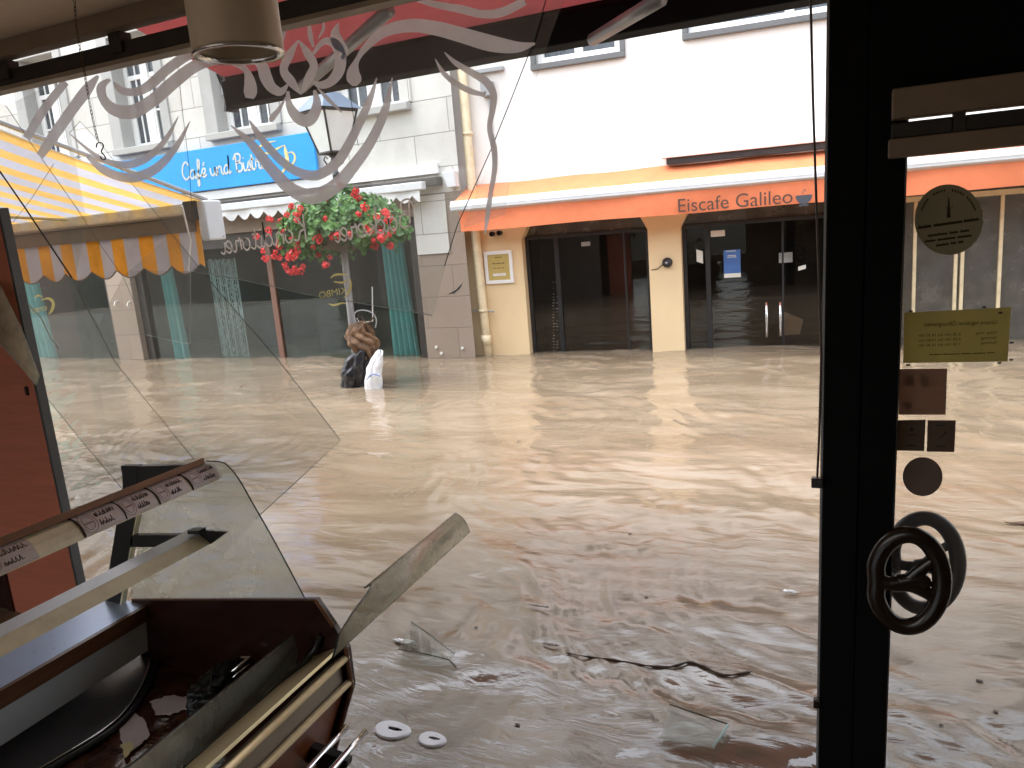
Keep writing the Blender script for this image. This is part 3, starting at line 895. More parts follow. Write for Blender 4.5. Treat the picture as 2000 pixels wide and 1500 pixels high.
# blue sign
sg_o = thing('cafe_sign', 'long blue fascia sign reading Café und Bistro with a golden cup', 'sign', (-9, LY - .08, 2.88))
MB().box(-11.32, -6.86, LY - .1, LY - .052, 2.585, 3.18).build('sign_panel', MAT['blue'], sg_o, bevel=.006)
SP = lambda px, py: onY(px, py, LY - .105)
tm = MB()
script_text(tm, 'Café und Bistro', SP(357, 352), SP(523, 327), (0, 0, 1), .0135)
tm.build('lettering', MAT['signcream'], sg_o)
cm = MB()
px_ribbon(cm, [(502, 288, .5), (510, 297, 2), (526, 299, 2), (542, 290, 2), (556, 283, .6)], SP)
px_ribbon(cm, [(540, 275, .4), (522, 279, 2), (508, 286, 2), (504, 293, 1.5), (514, 293, 1)], SP)
px_ribbon(cm, [(556, 283, .5), (558, 296, 3.2), (561, 312, 3.6), (560, 322, 3), (552, 336, 2), (543, 348, .6)], SP)
px_ribbon(cm, [(561, 300, .6), (570, 297, 1.6), (576, 305, 2), (574, 316, 2), (566, 325, 1.5), (562, 324, .6)], SP)
cm.build('cup_emblem', MAT['signgold'], sg_o)

# white retracted awning with scalloped valance
AWY = LY - .3
aw = thing('valance_awning', 'closed white awning with scalloped valance under the blue sign', 'awning', (-7, AWY, 2.2))
a, b = onY(412, 402, AWY), onY(823, 369, AWY)
x0, x1 = onY(385, 408, AWY).x, onY(823, 360, AWY).x
zt, zb = onY(823, 354, AWY).z, onY(823, 370, AWY).z
MB().box(x0, x1, AWY, AWY + .12, zb, zt).build('front_bar', MAT['lightgrey'], aw, bevel=.012)
MB().box(x0, x1 + .15, AWY + .14, LY - .003, zt - .06, zt + .05).build('roller_box', MAT['raildark'], aw, bevel=.01)


def scallop(x0, x1, zt, zb, per, y, amp, ph=0.0):
    n = int((x1 - x0) / .02)
    top, bot = [], []
    for i in range(n + 1):
        x = x0 + (x1 - x0) * i / n
        s_ = abs(math.sin(math.pi * (x - x0 + ph) / per))
        yy = y + .012 * math.sin(x * 9)
        top.append(V((x, yy, zt))); bot.append(V((x, yy - .01, zb - amp * s_)))
    return top, bot


tp, bt = scallop(x0, x1 - .05, zb, zb - .06, .245, AWY + .03, .09)
MB().strip(tp, bt).build('valance', MAT['whitecloth'], aw, solid=.004)

# small white box next to it
single(MB().prism([onY(862, 336, LY - .12), onY(886, 333, LY - .12), onY(890, 364, LY - .12), onY(874, 367, LY - .12)], (0, .11, 0)), 'wall_box', MAT['lightgrey'],
       'small pale bracket box on the café wall beside the downpipe', 'bracket', onY(876, 350, LY - .1), bevel=.008)

# ================================================================== ICE CAFE BUILDING (right)
ice = thing('ice_cafe_building', 'white plastered building with cream pillars and dark glass doors', 'building', RW(-1.5, 0, 0))
V1 = (-3.70, -2.65, 3.62, 5.0)
V2 = (-1.86, .35, 3.7, 5.0)
V3 = (1.6, 2.8, 3.65, 5.0)
wall_holes(MB(), -4.95, 7.0, 2.22, 6.7, [V1, V2, V3], .3, RW).build('upper_wall', MAT['plaster'], ice)
O1 = (-4.06, -2.42, -.95, 1.82)
O2 = (-2.02, -.1, -.95, 1.82)
O3 = (.42, 3.4, -.95, 1.72)
wall_holes(MB(), -4.95, 7.0, -1.0, 2.22, [O1, O2, O3], .34, lambda u, v, z: RW(u, v - .02, z)).build('ground_floor_wall', MAT['cream'], ice)
for (u0, d) in ((O1[0], 1), (O1[1], -1), (O2[0], 1), (O2[1], -1)):
    cf = MB().prism([RW(u0 - .01 * d, -.018, 1.50), RW(u0 + .16 * d, -.018, 1.83), RW(u0 - .01 * d, -.018, 1.83)], RN_DIR * .2)
    cf.build('haunch', MAT['cream'], ice)
MB().box(-4.7, 7, -.1, 9, 6.7, 6.9, RW).build('roof', MAT['greydark'], ice)
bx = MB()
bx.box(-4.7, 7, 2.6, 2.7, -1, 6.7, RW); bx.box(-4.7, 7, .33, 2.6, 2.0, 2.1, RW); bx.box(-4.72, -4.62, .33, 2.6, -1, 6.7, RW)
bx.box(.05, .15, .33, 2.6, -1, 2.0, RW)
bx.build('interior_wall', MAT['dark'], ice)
for (u0, u1, z0, z1) in (V1, V2, V3):
    wo_ = MB().box(u0 + .05, u1 - .05, .12, .13, z0 + .05, z1 - .05, RW).build('window', MAT['pane_far'], ice)
    fm = MB()
    for q in ((u0, u0 + .08, z0, z1), (u1 - .08, u1, z0, z1), (u0 + .08, u1 - .08, z0, z0 + .08), ((u0 + u1) / 2 - .05, (u0 + u1) / 2 + .05, z0 + .08, z1)):
        fm.box(q[0], q[1], .07, .16, q[2], q[3], RW)
    fm.build('window_frame', MAT['white'], wo_, bevel=.006)
    fm = MB()
    fm.box(u0 - .06, u1 + .06, -.07, .1, z0 - .07, z0 - .004, RW)
    fm.box(u0 - .06, u0, -.05, .1, z0, z1, RW); fm.box(u1, u1 + .06, -.05, .1, z0, z1, RW)
    fm.build('window_surround', MAT['surround'], wo_, bevel=.006)
# dark glass doors of opening 1 and 2
GV = .14
for (u0, u1) in ((O1[0], O1[1]), (O2[0], O2[1])):
    g_ = MB().box(u0 + .03, u1 - .03, GV, GV + .012, -.95, 1.50, RW).build('door_glass', MAT['darkglass'], ice)
    fm = MB()
    fm.box(u0, u0 + .05, GV - .03, GV + .05, -.95, 1.5, RW); fm.box(u1 - .05, u1, GV - .03, GV + .05, -.95, 1.5, RW)
    fm.box(u0, u1, GV - .03, GV + .05, 1.5, 1.545, RW)
    um = u0 + .42 if u0 < -3 else u0 + .3
    fm.box(um - .03, um + .03, GV - .02, GV + .05, -.95, 1.5, RW)
    um = u1 - .33 if u0 < -3 else u1 - .75
    fm.box(um - .012, um + .012, GV - .008, GV + .05, -.95, 1.5, RW)
    fm.build('door_frame', MAT['blackmetal'], g_, bevel=.004)
    MB().box(u0 + .02, u1 - .02, GV + .0, GV + .01, 1.548, 1.82, RW).build('transom_window', MAT['greyglass'], ice)
hd = MB()
for (ax, ay, bx_, by) in ((1497, 590, 1497, 658), (1524, 590, 1522, 656)):
    ua, za = onR(ax, ay, -GV + .07); ub, zb_ = onR(bx_, by, -GV + .07)
    h_ = MB()
    h_.tube([RW(ua, GV - .07, za), RW(ua, GV - .07, zb_)], .016, 10)
    for z in (za - .05, zb_ + .05):
        h_.tube([RW(ua, GV - .07, z), RW(ua, GV, z)], .009, 8)
    h_.build('door_handle', MAT['chrome'], ice, smooth=True)
# menu of small white rows inside opening 1
rr = random.Random(4)
pls = thing('price_list', 'narrow column of small white price tags behind the left glass door', 'price list', RW(-3.7, GV + .03, 0))
for i in range(24):
    py_ = 552 + i * 5.8
    for k in range(rr.choice((1, 2, 2, 3))):
        px_ = 1079 + k * 7 + rr.uniform(-1, 1) + (py_ - 552) * .01
        if i < 4 and k == 0 and rr.random() < .6:
            continue
        u, z = onR(px_, py_, -GV - .03)
        w_ = rr.uniform(.014, .035)
        MB().box(u, u + w_, GV + .03, GV + .034, z, z + rr.choice((.008, .014)), RW).build('price_tag', MAT['white_print'], pls)
# far right shop window with pale mullions
g_ = MB().box(O3[0], O3[1], GV, GV + .012, -.95, 1.72, RW).build('shop_window', MAT['greyglass'], ice)
fm = MB()
for (pa, pb) in ((1787, 1777), (1868, 1862), (1881, 1874), (1955, 1949)):
    u, _ = onR(pa, 450, -GV)
    fm.box(u - .018, u + .018, GV - .03, GV + .04, -.95, 1.6, RW)
fm.box(O3[0], O3[1], GV - .02, GV + .04, 1.6, 1.66, RW)
fm.build('window_frame', MAT['creampipe'], g_, bevel=.004)

# orange awning
BV = -.5
oa = thing('orange_awning', 'orange awning with Eiscafe Galileo lettering on its valance', 'awning', RW(-1, BV, 2))
UL, UR = -4.80, 6.0
MB().grid(lambda a, b: RW(UL + .04 + (UR - UL - .04) * a, -.02 + (BV + .02) * b, 2.255 - .20 * b - .018 * math.sin(math.pi * b) + .006 * math.sin(a * 60 + b * 3)), 120, 8).build('canopy', MAT['orangetop'], oa, smooth=True)
bar = MB()
pr = [(BV, 1.92), (BV - .05, 1.95), (BV - .05, 2.0), (BV - .03, 2.06), (BV + .03, 2.065), (BV + .05, 2.03), (BV + .03, 1.93)]
bar.prism([RW(UL, v, z) for v, z in pr], RT_DIR * (UR - UL))
bar.build('front_bar', MAT['lightgrey'], oa, bevel=.006)
MB().box(UL, UR, BV - .054, BV - .048, 1.985, 2.012, RW).build('bar_groove', MAT['white'], oa)
MB().grid(lambda a, b: RW(UL + .1 + (UR - UL - .1) * a, BV - .01 + .01 * math.sin(a * 45 + b) + .008 * math.sin(a * 17 + 2 * b), 1.925 - (.245 + .006 * math.sin(a * 30)) * b), 200, 6).build('valance', MAT['orange'], oa, smooth=True)
ca = MB()
ca.box(-2.2, UR, -.2, -.03, 2.335, 2.40, RW)
ca.build('cassette_lid', MAT['white'], oa, bevel=.008)
MB().box(-2.14, UR, -.16, -.03, 2.262, 2.334, RW).build('cassette_roller', MAT['raildark'], oa)
tm = MB()
off = .5 + .05
ua, za = onR(1325, 414, off); ub, zb_ = onR(1548, 397, off)
font_text(tm, 'Eiscafe Galileo', RW(ua, -off, (za + zb_) / 2 + .0), RW(ub, -off, (za + zb_) / 2), (0, 0, 1))
tm.build('lettering', MAT['letter'], oa)
cu_ = MB()
u, z = onR(1570, 381, off)
pts = [RW(u + .085 * math.cos(t), -off, z + .095 * math.sin(t)) for t in [math.pi + math.pi * i / 16 for i in range(17)]]
cu_.prism(pts, RN_DIR * .003)
cu_.box(u - .05, u + .05, -off, -off + .003, z - .115, z - .1, RW)
sp = catmull([(0, .015), (-.02, .03), (0, .045), (.02, .04), (.01, .055), (-.01, .065)], 4)
cu_.tube([RW(u + x, -off, z + y) for x, y in sp], .003, 5)
cu_.build('bowl_emblem', MAT['emblem'], oa)

# downpipe
dp = MB()
pts = [onR(905, 120), onR(909, 300), onR(914, 460), onR(924, 580), onR(938, 694)]
us = [p[0] for p in pts]
zs = [4.6, 2.9, 1.5, .75, -.3]
dp.tube([RW(-4.66, -.09, 6.6), RW(-4.66, -.09, 2.3), RW(-4.665, -.09, 1.5), RW(-4.655, -.09, .72), RW(-4.63, -.09, -.4)], .06, 14)
for z in (.62, 2.9):
    dp.lathe([(.062, -.02), (.07, -.02), (.07, .02), (.062, .02)], RW(-4.652, -.09, z), 14)
for z in (.17,):
    dp.lathe([(.062, -.02), (.068, -.02), (.068, .12), (.062, .12)], RW(-4.645, -.09, z), 14)
dpo = single(dp, 'downpipe', MAT['creampipe'], 'cream rainwater downpipe at the corner between the two buildings', 'pipe', RW(-4.66, -.09, 0), smooth=True)
br_ = MB()
br_.tube([RW(-4.83, -.09, .63), RW(-4.5, -.09, .60)], .012, 6)
br_.lathe([(.001, 0), (.02, 0), (.02, .02), (.001, .02)], RW(-4.83, -.1, .63), 8, 'y')
br_.build('pipe_bracket', MAT['greymetal'], dpo)
dpo.children[0].data.transform(Matrix.Translation(-V(dpo.location)))

# plaque
(u0, z0), (u1, z1) = onR(951, 555, .02), onR(1000, 488, .02)
pq = thing('framed_notice', 'small golden notice in a white frame on the cream wall', 'sign', RW((u0 + u1) / 2, -.02, (z0 + z1) / 2))
fm = MB()
t = .045
for q in ((u0, u0 + t, z0, z1), (u1 - t, u1, z0, z1), (u0 + t, u1 - t, z0, z0 + t), (u0 + t, u1 - t, z1 - t, z1)):
    fm.box(q[0], q[1], -.05, -.021, q[2], q[3], RW)
fm.build('frame', MAT['white'], pq, bevel=.004)
MB().box(u0 + t, u1 - t, -.035, -.021, z0 + t, z1 - t, RW).build('notice_sheet', MAT['gold'], pq)
fm = MB()
um = (u0 + u1) / 2
for (zz, hw, hh) in ((.34, .05, .008), (.26, .085, .009), (.2, .08, .006)):
    n = 7
    for k in range(n):
        a = um - hw + 2 * hw * k / n
        fm.box(a, a + 2 * hw / n * .75, -.037, -.0352, z0 + zz, z0 + zz + hh * (1 + .5 * (k % 3 == 0)), RW)
fm.build('print', MAT['letter'], pq)
MB().box(um - .09, um + .09, -.037, -.0352, z0 + .1, z0 + .135, RW).build('pale_strip', MAT['paper'], pq)

# two little wall spots
for k, (px_, py_, side) in enumerate(((962, 457, 'left one, next to the downpipe'), (976, 455, 'right one, nearer the dark glass door'))):
    u, z = onR(px_, py_, .04)
    l = MB()
    l.lathe([(.012, .05), (.03, .05), (.034, -.02), (.026, -.03), (.024, .0), (.001, .01)], RW(u, -.06, z), 14, 'y')
    single(l, 'wall_light', MAT['blackmetal'], 'tiny black round wall light under the orange awning, ' + side, 'wall light', RW(u, -.05, z), 'wall lights under the orange awning', smooth=True)
# round bell on the pillar with a wire
u, z = onR(1303, 513, .05)
bl = thing('wall_bell', 'round black wall bell with a loose wire on the cream pillar', 'bell', RW(u, -.03, z))
MB().lathe([(.001, -.05), (.02, -.05), (.022, -.03), (.055, -.035), (.062, -.01), (.062, .02)], RW(u, -.04, z), 18, 'y').build('bell_housing', MAT['blackmetal'], bl, smooth=True)
MB().lathe([(.001, -.056), (.016, -.056), (.017, -.049)], RW(u, -.04, z), 12, 'y').build('button', MAT['greymetal'], bl, smooth=True)
MB().tube([RW(u - .06, -.025, z - .02), RW(u - .12, -.03, z - .07), RW(u - .2, -.026, z - .08)], .005, 6).build('wire', MAT['twig'], bl)

# papers on the right hand glass door


def glass_paper(pxa, pya, pxb, pyb, name, mat, label, cat, group=None, tilt=0):
    (u0, z1), (u1, z0) = onR(pxa, pya, -GV + .004), onR(pxb, pyb, -GV + .004)
    m_ = MB().prism([RW(u0, GV - .006, z0), RW(u1, GV - .006, z0 + tilt), RW(u1, GV - .006, z1 + tilt), RW(u0, GV - .006, z1)], RN_DIR * .003)
    return single(m_, name, mat, label, cat, RW((u0 + u1) / 2, GV - .006, (z0 + z1) / 2), group), (u0, u1, z0, z1)


po, (u0, u1, z0, z1) = glass_paper(1413, 489, 1447, 541, 'poster', MAT['poster'], 'blue poster with a white lower edge on the right glass door', 'poster')
pm = MB()
pm.box(u0, u1, GV - .0085, GV - .0065, z0, z0 + .05, RW)
for (a, b, c, d) in ((.15, .75, .315, .327), (.25, .75, .262, .272), (.22, .78, .243, .253)):
    n = 6
    for k in range(n):
        aa = a + (b - a) * k / n
        pm.box(u0 + (u1 - u0) * aa, u0 + (u1 - u0) * (aa + (b - a) / n * .7), GV - .0085, GV - .0065, z0 + c, z0 + d, RW)
pp = pm.build('print', MAT['paper'], po)
pp.data.transform(Matrix.Translation(-V(po.location)))
glass_paper(1388, 451, 1416, 461, 'paper_note', MAT['paper'], 'white paper strip at the top of the right glass door above the blue poster', 'note', 'paper notes on the dark glass doors')
glass_paper(1360, 487, 1373, 510, 'paper_note', MAT['paper'], 'tilted pale leaflet beside the left frame of the right glass door', 'note', 'paper notes on the dark glass doors', -.03)
glass_paper(1559, 521, 1574, 528, 'paper_note', MAT['paper'], 'tiny white sticker high on the far leaf of the right glass door', 'note', 'paper notes on the dark glass doors', .02)
glass_paper(1135, 473, 1153, 480, 'paper_note', MAT['greymetal'], 'small grey sticker near the top of the left glass door', 'note', 'paper notes on the dark glass doors')
glass_paper(1521, 494, 1548, 512, 'paper_note', MAT['greydark'], 'dim grey sheet in the middle of the right glass door', 'note', 'paper notes on the dark glass doors')
cb = MB().prism([RW(*(onR(x, y, -GV - .1)[0:1] + (GV + .1,) + onR(x, y, -GV - .1)[1:2])) for x, y in ((1528, 608), (1569, 624), (1562, 653), (1530, 655))], RN_DIR * .02)
u, z = onR(1548, 635, -GV - .1)
single(cb, 'cardboard_sheet', MAT['cardboard'], 'brown cardboard piece leaning behind the right glass door by the handles', 'cardboard', RW(u, GV + .1, z))

# grey junction bracket and cables near the top of the corner
gx = thing('cable_bracket', 'grey cable bracket on the white wall above the downpipe', 'bracket', RW(-4.42, -.06, 3.45))
(u0, z0), (u1, z1) = onR(942, 190, .05), onR(962, 158, .05)
MB().box(u0, u1, -.1, -.002, z0, z1, RW).build('junction_box', MAT['greymetal'], gx, bevel=.01)
(u2, z2), (u3, z3) = onR(930, 145, .05), onR(982, 125, .05)
MB().box(u2, u3, -.07, -.002, z2, z3 - .02, RW).build('mounting_plate', MAT['greymetal'], gx, bevel=.006)
MB().tube([RW((u0 + u1) / 2, -.02, z0), RW((u0 + u1) / 2 + .01, -.02, z0 - .9)], .012, 6).build('cable', MAT['greymetal'], gx)

# ================================================================== LANTERN + FLOWERS
LX, LYY = -5.52, 7.57
lan = thing('street_lantern', 'old style street lantern with opal glass on a thin pole', 'street lamp', (LX, LYY, 0))
MB().tube([V((LX - .05, LYY, -1)), V((LX - .03, LYY, 1.2)), V((LX, LYY, 2.58))], [.05, .042, .03], 12).build('pole', MAT['greymetal'], lan, smooth=True)
zb0, zt0 = 2.68, 3.13
hb, ht = .115, .225
rot = R(28)


def lq(h, z):
    return [V((LX + h * math.cos(rot + k * math.pi / 2) * 1.414, LYY + h * math.sin(rot + k * math.pi / 2) * 1.414, z)) for k in range(4)]


A_, B_ = lq(hb, zb0), lq(ht, zt0)
g_ = MB().add(A_ + B_, [(k, (k + 1) % 4, 4 + (k + 1) % 4, 4 + k) for k in range(4)] + [(0, 3, 2, 1), (4, 5, 6, 7)]).build('lantern_glass', MAT['opal'], lan)
fm = MB()
for k in range(4):
    fm.tube([A_[k], B_[k]], .014, 6)
    fm.tube([A_[k], A_[(k + 1) % 4]], .016, 6)
    fm.tube([B_[k], B_[(k + 1) % 4]], .02, 6)
fm.lathe([(.03, -.12), (.05, -.1), (.035, -.06), (.06, -.03), (.12, -.012), (.12, .0)], (LX, LYY, zb0), 12)
fm.lathe([(.02, -.3), (.045, -.28), (.045, -.24), (.025, -.2), (.03, -.12)], (LX, LYY, zb0), 12)
for k in range(4):
    a = rot + k * math.pi / 2
    d = V((math.cos(a), math.sin(a), 0))
    c = V((LX, LYY, zb0))
    fm.tube([c + d * .03 + V((0, 0, -.14)), c + d * .09 + V((0, 0, -.12)), c + d * .12 + V((0, 0, -.07)), c + d * .1 + V((0, 0, -.03)), c + d * .075 + V((0, 0, -.06))], .009, 6)
fm.build('lantern_frame', MAT['blackmetal'], lan)
C_, D_ = lq(ht + .045, zt0 + .01), lq(.1, zt0 + .2)
rf = MB().add(C_ + D_, [(k, (k + 1) % 4, 4 + (k + 1) % 4, 4 + k) for k in range(4)] + [(0, 3, 2, 1), (4, 5, 6, 7)])
rf.lathe([(.08, .2), (.085, .28), (.03, .33), (.02, .42), (.001, .44)], (LX, LYY, zt0), 10)
rf.build('lantern_roof', MAT['lampblue'], lan)

FC = V((-5.51, LYY, 1.84))
fb = thing('flower_basket', 'overflowing basket of red geraniums around the lantern pole', 'flower basket', FC)
MB().lathe([(.05, -.28), (.3, -.22), (.42, -.02), (.44, .04), (.05, .05)], FC, 20).build('basket', MAT['soil'], fb, smooth=True)
rf_ = random.Random(21)


def fol_pt(rr):
    while True:
        p = V((rr.uniform(-1, 1), rr.uniform(-1, 1), rr.uniform(-1, 1)))
        l = p.length
        if .45 < l < 1:
            break
    x, y, z = p * (l ** -.35)
    q = V((x * .84, y * .62, z * .33 + .02))
    q.z += .08 * (1 - abs(q.x)) - .12 * q.x * q.x
    q.z += .055 * mnoise.noise(V((q.x * 4, q.y * 4, 3.1))) * 2
    if q.z < 0 and rr.random() < .18:
        q.z -= rr.uniform(0, .2) * (1 if q.x < -.1 else .5)
    return q


lm = MB()
for i in range(4200):
    p = fol_pt(rf_)
    if mnoise.noise(V((p.x * 5, p.y * 5, p.z * 5 + 9))) < -.25:
        continue
    n = (p.normalized() + V((rf_.uniform(-.7, .7), rf_.uniform(-.7, .7), rf_.uniform(-.1, .9)))).normalized()
    t = n.orthogonal().normalized()
    t.rotate(Matrix.Rotation(rf_.uniform(0, 6.28), 3, n))
    b = n.cross(t)
    s_ = rf_.uniform(.022, .042)
    c = FC + p
    ring = [c + (t * math.cos(a) + b * math.sin(a)) * s_ * (1 - .25 * (k == 0)) + n * (.006 * (k % 2)) for k, a in enumerate([2 * math.pi * j / 6 for j in range(6)])]
    lm.add([c - n * .006] + ring, [(0, 1 + k, 1 + (k + 1) % 6) for k in range(6)])
for i in range(60):
    p = fol_pt(rf_) * .6
    q = p * 1.55 + V((0, 0, -.05))
    lm.tube([FC + p * .5, FC + p + V((0, 0, .04)), FC + q], .005, 4)
lm.build('foliage', MAT['leaf'], fb)


def bloom_mesh(seed):
    rr = random.Random(seed)
    m_ = MB()
    for i in range(26):
        d = V((rr.gauss(0, 1), rr.gauss(0, 1), rr.gauss(.2, 1))).normalized()
        c = d * rr.uniform(.025, .05)
        n = (d + V((rr.uniform(-.4, .4),) * 3)).normalized()
        t = n.orthogonal().normalized(); b = n.cross(t)
        s_ = rr.uniform(.016, .026)
        ring = [c + (t * math.cos(a) + b * math.sin(a)) * s_ * (1 if k % 2 else .6) + n * .006 for k, a in enumerate([2 * math.pi * j / 8 for j in range(8)])]
        m_.add([c] + ring, [(0, 1 + k, 1 + (k + 1) % 8) for k in range(8)])
    return m_


protos = []
for s_ in range(4):
    o = bloom_mesh(s_ + 50).build('blossom', MAT['flower'], None)
    o.parent = fb
    protos.append(o)
for i in range(99):
    pr_ = protos[i % 4]
    o = pr_ if i < 4 else pr_.copy()
    if i >= 4:
        COL.objects.link(o)
        o.parent = fb
    if i < 30:
        # clusters along the left and right rims as in the picture
        sx = -1 if i % 2 else 1
        p = V((sx * rf_.uniform(.55, .88), -rf_.uniform(.1, .5), rf_.uniform(-.3, .22)))
    elif i < 46:
        p = V((rf_.uniform(-.8, .2), -rf_.uniform(.3, .6), rf_.uniform(-.42, -.18)))
        if i < 36:
            p = V((rf_.uniform(-.65, -.35), -.35, rf_.uniform(-.5, -.32)))
    else:
        p = fol_pt(rf_)
        p = p * (1.02 / max(.3, 1)) * 1.08
        if p.y > .1:
            p.y = -p.y
    o.location = p
    k = rf_.uniform(.55, 1.0)
    o.scale = (k, k, k)
    o.rotation_euler = (rf_.uniform(0, 6), rf_.uniform(0, 6), rf_.uniform(0, 6))

# ================================================================== DEBRIS ROUND THE POLE
DY = 7.38


def blob(c, ax, seed, amp, n=28, rough=3.0, ridge=0.0):
    c = V(c)

    def f(u, v):
        th, ph = u * 2 * math.pi, (v - .5) * math.pi
        d = V((math.cos(ph) * math.cos(th), math.cos(ph) * math.sin(th), math.sin(ph)))
        k = 1 + amp * mnoise.fractal(d * rough + V((seed, 0, seed)), .9, 2.1, 4)
        if ridge:
            k += ridge * (abs(math.sin(th * 9 + 5 * d.z + seed + 2 * mnoise.noise(d * 2))) - .5) * math.cos(ph)
        return c + V((d.x * ax[0] * k, d.y * ax[1] * k, d.z * ax[2] * k))
    return MB().grid(f, n * 2, n)


c = onY(704, 660, DY)


def wrap(path, radii, folds, amp, seed, squash=.75, twist=3.0):      # cloth bunched and twisted round an axis
    path = [V(p) for p in path]
    n = len(path) - 1

    def at(t, arr):
        f = t * n
        k = min(int(f), n - 1)
        return arr[k] * (1 - (f - k)) + arr[k + 1] * (f - k)

    def f(u, v):
        th = u * 2 * math.pi
        r = at(v, radii)
        a = th + twist * v + .5 * mnoise.noise(V((math.cos(th), math.sin(th) + seed, v * 3)))
        k = 1 + amp * (abs(math.sin(folds * a * .5 + seed)) - .5) + amp * .9 * mnoise.fractal(V((math.cos(th) * 1.4 + seed, math.sin(th) * 1.4, v * 3.5)), .9, 2.0, 3)
        p = at(v, path)
        return p + V((math.cos(th) * r * k, math.sin(th) * r * k * squash, .03 * math.sin(3 * th + seed) * v))
    return MB().grid(f, 72, 40)


ragp = [onY(x, y, DY) for x, y in ((716, 700), (712, 680), (706, 664), (700, 650), (704, 636), (712, 630))]
bm_ = wrap(ragp, [.10, .16, .175, .155, .12, .02], 7, .34, 3)
single(bm_, 'rag_clump', MAT['brownrag'], 'crumpled clump of brown rags caught on the lantern pole', 'rags', c, smooth=True)
wm = MB()
tw = thing('bent_wire_frame', 'bent grey wire frame and twigs standing up from the brown clump', 'wire', onY(710, 625, DY))
a = [onY(x, y, DY) for x, y in ((700, 640), (692, 618), (697, 608), (712, 606), (728, 612), (735, 625), (733, 640))]
MB().tube(catmull([tuple(p) for p in a], 5), .008, 6).build('wire_loop', MAT['greymetal'], tw)
wm = MB()
wm.tube([onY(697, 622, DY), onY(703, 631, DY), onY(728, 627, DY), onY(727, 560, DY)], .007, 6)
wm.build('white_strap', MAT['paper'], tw)
wm = MB()
for (xa, ya, xb, yb) in ((690, 650, 700, 612), (720, 650, 705, 616), (712, 640, 735, 608), (684, 668, 680, 640)):
    wm.tube([onY(xa, ya, DY), onY((xa + xb) / 2 + 3, (ya + yb) / 2, DY - .03), onY(xb, yb, DY)], [.009, .007, .003], 5)
wm.build('twig', MAT['twig'], tw)
c = onY(697, 718, DY)
bagp = [onY(x, y, DY - .04) for x, y in ((690, 765), (692, 745), (694, 722), (700, 702), (710, 686), (716, 680))]
bb = wrap(bagp, [.15, .155, .165, .15, .1, .02], 6, .3, 12, .8, 1.2)
single(bb, 'bin_bag', MAT['bag_black'], 'crumpled black bin bag pressed against the lantern pole in the water', 'bag', c, smooth=True)
c = onY(730, 722, DY - .12)
bb = wrap([onY(x, y, DY - .16) for x, y in ((730, 765), (730, 742), (731, 720), (736, 702), (741, 690), (742, 687))], [.09, .1, .085, .07, .045, .012], 5, .22, 31, .7, .6)
wb = single(bb, 'carrier_bag', MAT['bag_white'], 'white carrier bag stuck beside the black bin bag', 'bag', c, smooth=True)
arc = [onY(x, y, DY - .235) for x, y in ((716, 742), (722, 734), (732, 731), (742, 735))]
m_ = MB().tube(catmull([tuple(p) for p in arc], 4), .006, 5).build('print_arc', MAT['poster'], wb)
m_.data.transform(Matrix.Translation(-V(wb.location)))

# ================================================================== BAKERY FRONT (our side)
SY = 2.2          # inner face of rail, post
GY = 2.3          # glass line
bk = thing('bakery_room', 'dim bakery interior with beige ceiling and black front wall', 'room', (-1, 0, 0))
MB().box(-6, 3.2, -4, SY - .02, 2.558, 2.62).build('ceiling', MAT['ceilc'], bk)
MB().box(-3.9, 3.2, SY - .08, SY - .02, 2.498, 2.556).build('ceiling_trim', MAT['trimbrown'], bk)
mw = MB()
wall_holes(mw, -6, 3.2, -.5, 2.6, [(-5.8, -.6, .4, 2.45)], .1, lambda u, v, z: V((u, -4 - v, z))); mw.box(-6.1, -6, -4, 2.2, -.5, 2.6); mw.box(3.2, 3.3, -4, 2.4, -.5, 2.6)  # opening in the unseen back wall added to brighten the interior
mw.build('room_wall', MAT['wallroom'], bk)
hm = MB()
hm.box(-.076, 3.2, SY + .004, SY + .2, 1.935, 2.75)
hm.build('door_header', MAT['black'], bk)
om = MB()
om.box(-4.0, -.085, GY + .06, GY + .3, 2.78, 3.2)
om.box(-12, -4.0, GY + .06, GY + .3, -.6, 3.2); om.box(1.25, 9, GY + .06, GY + .3, -.6, 3.2); om.box(-.085, 1.25, GY + .101, GY + .3, 2.0, 3.2)
om.box(-12, 9, GY + .06, GY + .3, 3.2, 3.7)
om.build('outer_wall', MAT['render'], bk)
MB().box(-12, 9, GY + .3 - 7, GY + .2, 3.7, 3.9).build('roof', MAT['greydark'], bk)

# window rail under the ceiling (dark track with pale lip)
rl = thing('window_rail', 'dark horizontal track with a pale lip hanging below the ceiling over the window', 'rail', (-1.6, SY, 2.4))
MB().box(-4.0, -.1, SY - .03, SY + .02, 2.412, 2.468).build('track', MAT['raildark'], rl, bevel=.004)
MB().box(-4.0, -.1, SY - .035, SY + .025, 2.393, 2.41).build('rail_lip', MAT['raillip'], rl, bevel=.003)
for px_ in (8, 236):
    p = onY(px_, 120, SY - .03)
    hb_ = MB().box(p.x - .03, p.x + .03, SY - .045, SY + .01, 2.43, 2.5)
    hb_.build('hanger', MAT['raildark'], rl, bevel=.004)

